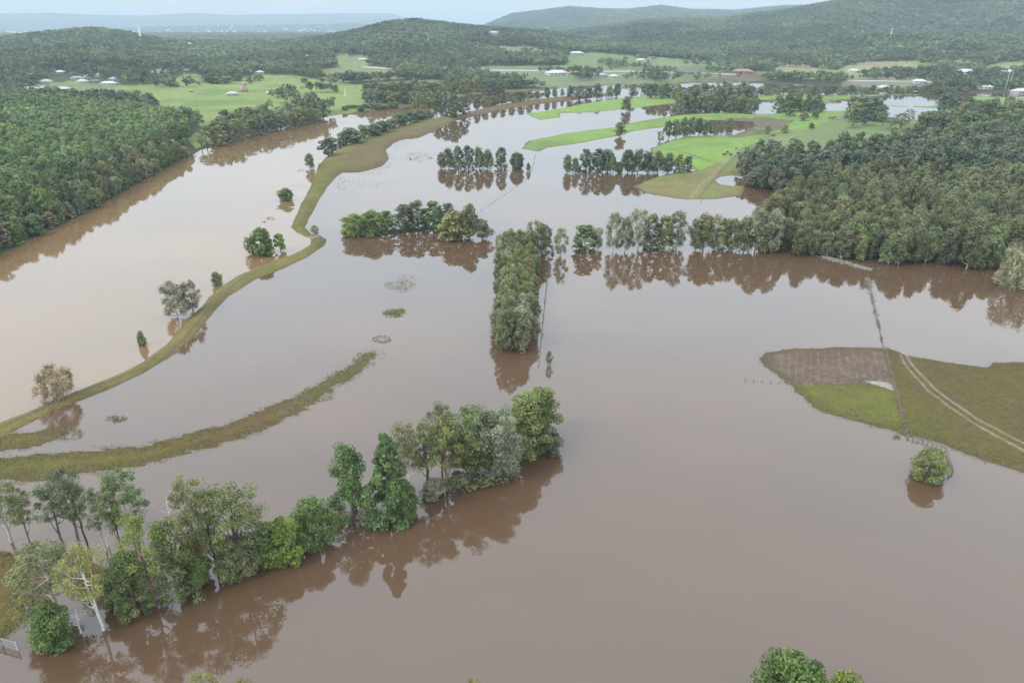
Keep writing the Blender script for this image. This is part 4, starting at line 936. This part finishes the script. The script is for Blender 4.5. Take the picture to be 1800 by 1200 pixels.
house(409, 168, 0, 'grey', 'pale', 'small pale shed left below the stone tower', .8, 'sheds on the left paddock', name='shed')
house(479, 166, 1, 'grey', 'pale', 'open pale shed right of the stone tower', .65, 'sheds on the left paddock', name='shed')
# stone tower on the paddock
x, y, z = ground_at(430, 162); e = bpy.data.objects.new('stone_tower', None); COL.objects.link(e); e.location = (x, y, z)
tag(e, 'square tan stone tower standing on the left paddock', 'tower')
g = MB(); g.box((0, 0, 4.2), (7.2, 6.4, 9.4), taper=.93); o = g.build('wall', M['wall'], e); o.color = (.42, .33, .23, 1)
g = MB(); g.box((0, 0, 9.6), (7.8, 7.0, 1.4), taper=.6); o = g.build('roof', M['roof'], e); o.color = (.34, .26, .2, 1)
for zz in (2.2, 5.8):
    g = MB(); g.box((0, -3.22, zz), (1.1, .2, 1.5)); g.build('window', M['glass'], e)
g = MB(); g.box((2, -3.25, 1.0), (1.2, .2, 2.2)); g.build('door', M['door'], e)

# masts
def mast(px, py, h, wdt, label, name='radio_mast', arms=0, cat='mast'):
    x, y, z = ground_at(px, py); e = bpy.data.objects.new(name, None); COL.objects.link(e); e.location = (x, y, z); tag(e, label, cat)
    g = MB()
    for sx, sy in ((1, 1), (1, -1), (-1, 1), (-1, -1)): g.tube([[sx * wdt, sy * wdt, 0], [sx * wdt * .25, sy * wdt * .25, h]], [wdt * .22, wdt * .14], 4)
    n = 9
    for i in range(n):
        a0, a1 = i / n, (i + 1) / n; w0, w1 = wdt * (1 - .75 * a0), wdt * (1 - .75 * a1)
        for s_ in (-1, 1):
            g.tube([[-w0, s_ * w0, a0 * h], [w1, s_ * w1, a1 * h]], wdt * .1, 4); g.tube([[s_ * w0, -w0, a0 * h], [s_ * w1, w1, a1 * h]], wdt * .1, 4)
    g.build('lattice', M['white'], e)
    for i in range(arms):
        g = MB(); zz = h * (.95 - .14 * i); g.box((0, 0, zz), (wdt * 5, wdt * .3, wdt * .3)); g.build('crossarm', M['steel'], e)
    if not arms:
        g = MB(); g.tube([[0, 0, h], [0, 0, h * 1.12]], wdt * .12, 4); g.build('antenna', M['white'], e)
mast(248, 72, 38, 2.2, 'white radio mast on the crest of the left hill')
mast(1514, 66, 20, 1.0, 'left power pylon high on the right mountain', 'power_pylon', 3, 'pylon')
mast(1565, 68, 22, 1.0, 'right power pylon high on the right mountain', 'power_pylon', 3, 'pylon')
for px, lab in ((1767, 'left one of two tall pale poles at right'), (1773, 'right one of two tall pale poles at right')):
    x, y, z = ground_at(px, 158); e = bpy.data.objects.new('power_pole', None); COL.objects.link(e); e.location = (x, y, z); tag(e, lab, 'pole', 'twin power poles')
    g = MB(); g.tube([[0, 0, 0], [0, 0, 24]], [.26, .18], 6); g.build('pole', M['steel'], e)
    g = MB(); g.box((0, 0, 24.5), (3.4, .25, .25)); g.build('crossarm', M['post'], e)
x, y, z = ground_at(607, 170); e = bpy.data.objects.new('power_pole', None); COL.objects.link(e); e.location = (x, y, z); tag(e, 'white pole on the low bank left of the river wood', 'pole')
g = MB(); g.tube([[0, 0, 0], [0, 0, 9]], [.3, .2], 6); g.build('pole', M['white'], e); g = MB(); g.box((0, 0, 8.5), (2, .2, .2)); g.build('crossarm', M['post'], e)

# highway across the valley, on a low embankment
def road(pts, wd, name, label):
    P = np.array([ground_at(px, py)[:2] for px, py in pts]); d = np.r_[0, np.cumsum(np.hypot(*np.diff(P, axis=0).T))]
    s = np.linspace(0, d[-1], 120); X = np.interp(s, d, P[:, 0]); Y = np.interp(s, d, P[:, 1]); k = np.ones(9) / 9
    X[4:-4] = np.convolve(X, k, 'valid'); Y[4:-4] = np.convolve(Y, k, 'valid')
    Z = np.maximum(T(X, Y), T(X, Y + wd * .6)) + .4; Z[4:-4] = np.convolve(Z, k, 'valid') + .25
    tx = np.gradient(X); ty = np.gradient(Y); ln = np.hypot(tx, ty); nx, ny = -ty / ln * wd / 2, tx / ln * wd / 2
    V = []
    for i in range(len(s)):
        V += [[X[i] - nx[i] * 1.5, Y[i] - ny[i] * 1.5, Z[i] - 1.6], [X[i] - nx[i], Y[i] - ny[i], Z[i]], [X[i] + nx[i], Y[i] + ny[i], Z[i]], [X[i] + nx[i] * 1.5, Y[i] + ny[i] * 1.5, Z[i] - 1.6]]
    F = []
    for i in range(len(s) - 1):
        for j in range(3): F.append([i * 4 + j, (i + 1) * 4 + j, (i + 1) * 4 + j + 1, i * 4 + j + 1][::-1])
    tag(link(name, mesh_np(name, V, F, M['asphalt'])), label, 'road', kind='structure')
road([(640, 118), (700, 123), (780, 124), (860, 124), (960, 125), (1060, 126), (1150, 127), (1230, 129), (1300, 132)], 9, 'highway', 'pale highway crossing the far valley floor')
road([(1490, 143), (1560, 143), (1640, 145), (1700, 148)], 8, 'road', 'pale road at foot of the right mountain')

# ------------------------------------------------------------------ fences
def post_mesh(h, r):
    g = MB(); g.tube([[0, 0, -1.5], [0, 0, h]], [r, r * .85], 6); return g.mesh('post', M['post'])
PM = post_mesh(1.05, .13)
def fence(pts, n, label, h=.75, wires=2, rails=False, debris=0, lean=.05, skip=0.0, seed=0):
    P = wp(pts); d = np.r_[0, np.cumsum(np.hypot(*np.diff(P, axis=0).T))]; rr = random.Random(seed + n)
    e = bpy.data.objects.new('fence', None); COL.objects.link(e); tag(e, label, 'fence'); e.location = (P[0][0], P[0][1], 0)
    tops = []
    for i in range(n):
        s = d[-1] * i / (n - 1); x, y = float(np.interp(s, d, P[:, 0])), float(np.interp(s, d, P[:, 1])); z = max(T1(x, y), 0)
        hh = h * (.8 + .4 * rr.random()); tops.append([x - P[0][0], y - P[0][1], z + hh * .8])
        if rr.random() < skip: continue
        o = link('post', PM, e); o.location = (x - P[0][0], y - P[0][1], z); o.scale = (1, 1, hh / 1.05); o.rotation_euler = (rr.gauss(0, lean), rr.gauss(0, lean), 0)
    for k in range(wires):
        g = MB(); g.tube(np.array(tops) - [0, 0, k * h * .35], .05 if rails else .014, 4); g.build('rail' if rails else 'wire', M['post'] if rails else M['wire'], e)
    if debris:
        V = []; T_ = np.array(tops); rg = np.random.default_rng(seed)
        t = rg.random(debris) * (n - 1.01); cl = vnoise(t * .8, t * 0, 5) > .45; t = t[cl]; i = t.astype(int); f = (t - i)[:, None]
        C = T_[i] * (1 - f) + T_[i + 1] * f; C[:, 2] = np.maximum(C[:, 2] - .5, .05); C += rg.normal(size=C.shape) * [.22, .22, .12]
        V, val, _ = leaf_quads(rg, C, np.full((len(C), 3), .12), 3, .45, .25, .3, 0, .8)
        link('caught_debris', mesh_np('caught_debris', V, np.arange(len(V)).reshape(-1, 4), M['debris']), e)
fence([(966, 462), (960, 510), (955, 560), (950, 610), (947, 643)], 30, 'line of flooded posts right of the central strip of saplings', .55, 1, debris=160, seed=1)
fence([(840, 374), (868, 355), (900, 334), (922, 318), (935, 300), (941, 272)], 34, 'faint dotted fence crossing the flood behind the crescent clump', .6, 1, seed=2)
fence([(1524, 488), (1534, 530), (1545, 575), (1553, 612)], 26, 'flooded fence strung with debris leading to the ploughed field', .7, 2, debris=420, seed=3)
fence([(1554, 614), (1562, 645), (1570, 684), (1582, 728), (1595, 768)], 26, 'fence between the ploughed field and the rutted grass', .95, 2, debris=200, seed=4)
fence([(1597, 770), (1622, 776), (1650, 786), (1662, 792)], 9, 'upper fence side of the corner yard round the yellow shrub', 1.0, 2, rails=True, seed=5)
fence([(1662, 792), (1668, 812), (1675, 834), (1655, 836), (1632, 838)], 11, 'dark lower rail fence round the yellow shrub', 1.0, 2, rails=True, seed=6)
fence([(1232, 352), (1245, 335), (1258, 316), (1268, 300), (1285, 284), (1300, 270)], 26, 'fence beside the track over the drowned paddock', 1.0, 2, seed=7)
fence([(1310, 264), (1350, 246), (1400, 232), (1450, 220), (1490, 213)], 34, 'long fence along the bright paddock edge', 1.1, 2, seed=8)
fence([(1165, 304), (1185, 312), (1205, 317)], 10, 'short fence on the drowned paddock beside the flooded row', .9, 1, seed=9)
fence([(1310, 669), (1345, 671), (1362, 673), (1385, 674)], 6, 'few drowned posts left of the ploughed field', .5, 1, skip=.3, seed=10)
# pale ribbon of grass caught along the drowned fence, and the drowned bank before the forest
def quad_stuff(name, C, rad, per, size, aspect, m, label, cat, seed=1, flat=.3, dr=0.0):
    rg = np.random.default_rng(seed); C = np.asarray(C, float)
    V, val, _ = leaf_quads(rg, C, np.tile([rad, rad, rad * flat], (len(C), 1)), per, size, aspect, .2, dr, .9)
    V[:, 2] = np.maximum(V[:, 2], .035 + .01 * (np.arange(len(V)) % 4))
    return tag(link(name, mesh_np(name, V, np.arange(len(V)).reshape(-1, 4), m)), label, cat, kind='stuff')
def along(pts, n, spread, seed):
    P = wp(pts); d = np.r_[0, np.cumsum(np.hypot(*np.diff(P, axis=0).T))]; rg = np.random.default_rng(seed); s = rg.random(n) * d[-1]
    return np.c_[np.interp(s, d, P[:, 0]) + rg.normal(size=n) * spread, np.interp(s, d, P[:, 1]) + rg.normal(size=n) * spread, np.full(n, .05)]
M['straw'] = simple('flattened_straw', (.30, .30, .25), .95, .3, 1)
quad_stuff('flattened_reeds', np.vstack([along([(1525, 488), (1533, 520)], 150, .55, 1), along([(1533, 520), (1545, 572)], 90, .4, 2)]), .5, 5, .5, .3, M['straw'], 'pale flattened reeds along the drowned fence below the forest', 'reeds')
quad_stuff('drowned_bank_grass', along([(1445, 451), (1475, 459), (1500, 466), (1528, 474)], 420, .9, 3), .8, 4, .7, .35, M['straw'], 'low drowned bank of pale grass running out of the forest', 'grass')
# drowned grass heads along the thin ridge and the tufts
def blob(px, py, rx, ry, n, seed):
    rg = np.random.default_rng(seed); a = rg.random(n) * 6.28; r = np.sqrt(rg.random(n))
    return np.array([at(px + rx * r_ * math.cos(a_), py + ry * r_ * math.sin(a_), .06) for a_, r_ in zip(a, r)])
tuf = np.vstack([blob(704, 502, 28, 9, 260, 1), blob(715, 490, 20, 7, 60, 2), blob(692, 550, 20, 7, 260, 3), blob(640, 632, 20, 14, 160, 4), blob(600, 662, 26, 12, 260, 5), blob(560, 692, 30, 14, 260, 6),
                 along([(655, 618), (620, 648), (570, 682), (520, 718)], 500, 1.6, 9)])
quad_stuff('drowned_grass', tuf, .5, 3, .38, .3, M['tuft'], 'brown drowned grass heads poking out of the flood beside the submerged ridge', 'grass', 5)
rgx = np.random.default_rng(3); ring = []
for i in range(130):
    a_ = rgx.random() * 6.28; q = 1 if rgx.random() < .75 else .55; ring.append(at(671 + 15 * q * math.cos(a_) + rgx.normal() * .7, 596 + 5.5 * q * math.sin(a_) + rgx.normal() * .4, .06))
quad_stuff('grass_ring', ring, .3, 4, .35, .35, M['tuft'], 'small oval ring of drowned grass above the submerged ridge', 'grass', 8)
sel = np.nonzero((gz > -.04) & (gz < .16) & np.isin(owner, [0, 4, 5, 6, 7, 9]) & (np.hypot(GX, GY) < 420) & (np.abs(GPX - 900) < 960))[0]
sel = np.random.default_rng(17).permutation(sel)[:9000]
quad_stuff('shore_grass', np.c_[GX[sel], GY[sel], np.maximum(gz[sel], 0) + .05], .35, 2, .34, .3, M['tuft'], 'ragged grass fringe along the waterline of levee, ridge and island', 'grass', 31, .5)
deb = np.vstack([blob(668, 282, 26, 16, 260, 41), blob(640, 302, 40, 5, 120, 42), blob(700, 252, 18, 10, 120, 43), blob(600, 322, 16, 12, 60, 44), blob(205, 736, 18, 5, 70, 21), blob(476, 384, 7, 3, 40, 22), blob(465, 390, 3, 2, 14, 23), blob(530, 300, 10, 3, 30, 24), blob(487, 365, 5, 4, 14, 25), blob(450, 425, 18, 14, 60, 26), blob(120, 762, 26, 12, 90, 27),
                 blob(1575, 768, 5, 3, 26, 28), blob(620, 318, 30, 8, 40, 29), blob(735, 276, 24, 9, 200, 31), blob(660, 325, 40, 4, 40, 33), blob(520, 328, 14, 8, 24, 34)])
quad_stuff('floating_debris', deb, .6, 3, .5, .3, M['debris'], 'scattered rafts of floating sticks and weed on the flood', 'debris', 12)

# ------------------------------------------------------------------ small things at lower left
x, y, _ = at(-14, 1143); e = bpy.data.objects.new('field_gate', None); COL.objects.link(e); tag(e, 'pale timber rail gate standing in water at lower left edge', 'gate')
A = at(-60, 1116); B = at(33, 1143); e.location = (A[0], A[1], 0); dv = (B - A); ln = np.linalg.norm(dv)
for zz in (.35, .75, 1.15, 1.5):
    g = MB(); g.tube([[0, 0, zz], [dv[0], dv[1], zz]], .055 if zz < 1.4 else .09, 4); g.build('rail', M['gate'], e)
for f in (.02, .34, .7, .99):
    g = MB(); g.tube([[dv[0] * f, dv[1] * f, -1], [dv[0] * f, dv[1] * f, 1.65]], .09, 6); g.build('post', M['gate'] if f > .9 else M['post'], e)
x, y, _ = at(65, 1148); g = MB(); g.tube([[0, 0, -1], [0, 0, .9]], [.1, .09], 6); o = link('marker_post', g.mesh('marker_post', M['post']), None); o.location = (x, y, 0); tag(o, 'short stake in water between gate and round dark bush', 'post')
x, y, _ = at(29, 1077); g = MB(); g.tube([[0, 0, -.5], [0, 0, 1.0]], [.09, .08], 6); o = link('marker_post', g.mesh('marker_post', M['white']), None); o.location = (x, y, T1(x, y)); tag(o, 'short white stake on the grassy bank above the gate', 'post')
x, y, _ = at(404, 1018); e = bpy.data.objects.new('white_marker', None); COL.objects.link(e); e.location = (x, y, 0); tag(e, 'white board on a dark post under the widest gum', 'marker')
g = MB(); g.tube([[0, 0, -1], [0, 0, 2.4]], .1, 6); g.build('post', M['post'], e); g = MB(); g.box((0, -.13, 1.7), (.55, .06, 1.5)); g.build('board', M['white'], e)
x, y, _ = at(591, 914); e = bpy.data.objects.new('white_marker', None); COL.objects.link(e); e.location = (x, y, 0); tag(e, 'white marker in water left of the bushy column tree', 'marker')
g = MB(); g.tube([[0, 0, -1], [0, 0, .8]], .1, 6); g.build('post', M['post'], e); g = MB(); g.box((0, -.12, .75), (.7, .06, .6)); g.build('board', M['white'], e)
# tyre
x, y, _ = at(98, 1142); e = bpy.data.objects.new('floating_wheel', None); COL.objects.link(e); e.location = (x, y, .25); e.rotation_euler = (R(62), 0, R(10)); tag(e, 'black tyre with white rim floating beside the round dark bush', 'tyre')
g = MB(); a = np.linspace(0, 2 * math.pi, 25); k = 8; V = []; F = []
for i in range(24):
    for j in range(k):
        b_ = j * 2 * math.pi / k; rr = .42 + .13 * math.cos(b_); V.append([rr * math.cos(a[i]), rr * math.sin(a[i]), .12 * math.sin(b_)])
        F.append([i * k + j, ((i + 1) % 24) * k + j, ((i + 1) % 24) * k + (j + 1) % k, i * k + (j + 1) % k])
link('tyre', mesh_np('tyre', V, F, M['rubber'], smooth=True), e)
g = MB(); g.tube([[0, 0, -.05], [0, 0, .05]], .3, 6); g.tube([[0, 0, .04], [0, 0, .09]], .1, 6); g.build('rim', M['white'], e)
# dead saplings
def dead(px, py, h, label, col, seed):
    x, y, _ = at(px, py); e = bpy.data.objects.new('dead_sapling', None); COL.objects.link(e); e.location = (x, y, 0); tag(e, label, 'dead tree')
    rr = random.Random(seed); g = MB(); g.tube([[0, 0, -1], [.1, 0, h * .5], [.3, .1, h]], [.12, .09, .03], 6); o = g.build('trunk', M['bark'], e); o.color = (*col, 1)
    for i in range(6):
        a_ = rr.random() * 6.28; z0 = h * (.3 + .5 * rr.random()); g = MB(); q = h * .3 * (.5 + rr.random() * .6)
        g.tube([[.1, 0, z0], [.1 + math.cos(a_) * q * .6, math.sin(a_) * q * .6, z0 + q * .5], [.1 + math.cos(a_) * q, math.sin(a_) * q, z0 + q * .9]], [.05, .035, .015], 4)
        o = g.build('branch', M['bark'], e); o.color = (*col, 1)
dead(305, 945, 8.5, 'bare pale dead stem rising behind the lower left grove', WHITEB, 3)
dead(142, 1112, 4.5, 'bare white sapling left of the white trunked gum', WHITEB, 5)
dead(190, 960, 5.5, 'short bare stump tree behind the small pale trunk gum', PALE, 6)
dead(1775, 500, 4.0, 'bare twiggy sapling before the pale bush on right edge', PALE, 7)

# cattle
def skin_mesh(name, verts, edges, radii, m):
    me = bpy.data.meshes.new(name); me.from_pydata(verts, edges, []); o = bpy.data.objects.new(name, me); COL.objects.link(o)
    sk = o.modifiers.new('s', 'SKIN'); sk.use_smooth_shade = True; o.modifiers.new('d', 'SUBSURF').levels = 1
    for i, r in enumerate(radii): me.skin_vertices[0].data[i].radius = (r, r) if np.isscalar(r) else r
    me.skin_vertices[0].data[0].use_root = True
    dg = bpy.context.evaluated_depsgraph_get(); new = bpy.data.meshes.new_from_object(o.evaluated_get(dg)); bpy.data.objects.remove(o)
    new.materials.clear(); new.materials.append(m); return new
cv = [(0, 0, 1.05), (.55, 0, 1.05), (-.5, 0, 1.05), (-.85, 0, 1.1), (.85, 0, 1.15), (1.15, 0, 1.0), (1.45, 0, .7), (1.68, 0, .5)]
ce = [(0, 1), (0, 2), (2, 3), (1, 4), (4, 5), (5, 6), (6, 7)]; cr_ = [.40, .38, .38, .24, .26, .17, .15, .09]
for sx in (.6, -.7):
    for sy in (.22, -.22):
        b0 = len(cv); cv += [(sx, sy, .75), (sx + (.03 if sx > 0 else -.06), sy, .4), (sx, sy, .02)]; ce += [(1 if sx > 0 else 2, b0), (b0, b0 + 1), (b0 + 1, b0 + 2)]; cr_ += [.16, .08, .07]
b0 = len(cv); cv += [(-1.0, 0, .95), (-1.05, 0, .5)]; ce += [(3, b0), (b0, b0 + 1)]; cr_ += [.05, .04]
COW = skin_mesh('cow', cv, ce, cr_, M['hide'])
for i, (px, py, lab) in enumerate([(1272, 279, 'black cow lowest on the track beside the fence'), (1278, 275, 'black cow second lowest on the track'), (1284, 279, 'black cow right of the track below the fence'),
        (1297, 277, 'black cow nearest the forest edge beside the track'), (1293, 268, 'black cow at top of the track by the fence'), (1359, 245, 'black cow alone by the long paddock fence'),
        (1458, 213, 'left black cow of three on the far paddock'), (1463, 214, 'middle black cow of three on the far paddock'), (1467, 212, 'right black cow of three on the far paddock')]):
    x, y, _ = at(px, py); o = link('cow', COW); o.location = (x, y, T1(x, y)); o.rotation_euler = (0, 0, i * 1.9); tag(o, lab, 'cow', 'black cattle on the paddock')
    o.scale = (1.15, 1.15, 1.15)

# pale specks of the far town on the plain
rg = np.random.default_rng(90); g = MB()
for i in range(280):
    px = rg.choice([rg.uniform(-40, 260), rg.uniform(-40, 260), rg.uniform(300, 640)]); r = rg.uniform(5200, 9300); a_ = math.atan((px - 900) / FPX / CT)
    x, y = r * math.sin(a_), r * math.cos(a_); zz = T1(x, y); s_ = rg.uniform(10, 32)
    g.box((x, y, zz + 4), (s_, s_ * .5, 12), rg.random())
tag(g.build('distant_town', M['white']), 'pale roofs of a far town spread over the misty plain', 'town', kind='stuff')

# ------------------------------------------------------------------ haze: the air of the valley
g = MB(); top = 270.0; g.box((0, 0, (top - 3.5) / 2), (70000, 70000, top + 3.5))
m, n, l, oo = mat('valley_air'); pv = n.new('ShaderNodeVolumePrincipled'); pv.inputs['Color'].default_value = (.69, .84, .94, 1); pv.inputs['Density'].default_value = 1.15e-4; pv.inputs['Anisotropy'].default_value = 0.0
l.new(pv.outputs[0], oo.inputs['Volume'])
tag(g.build('haze', m), 'pale blue haze filling the valley air', 'haze', kind='stuff')
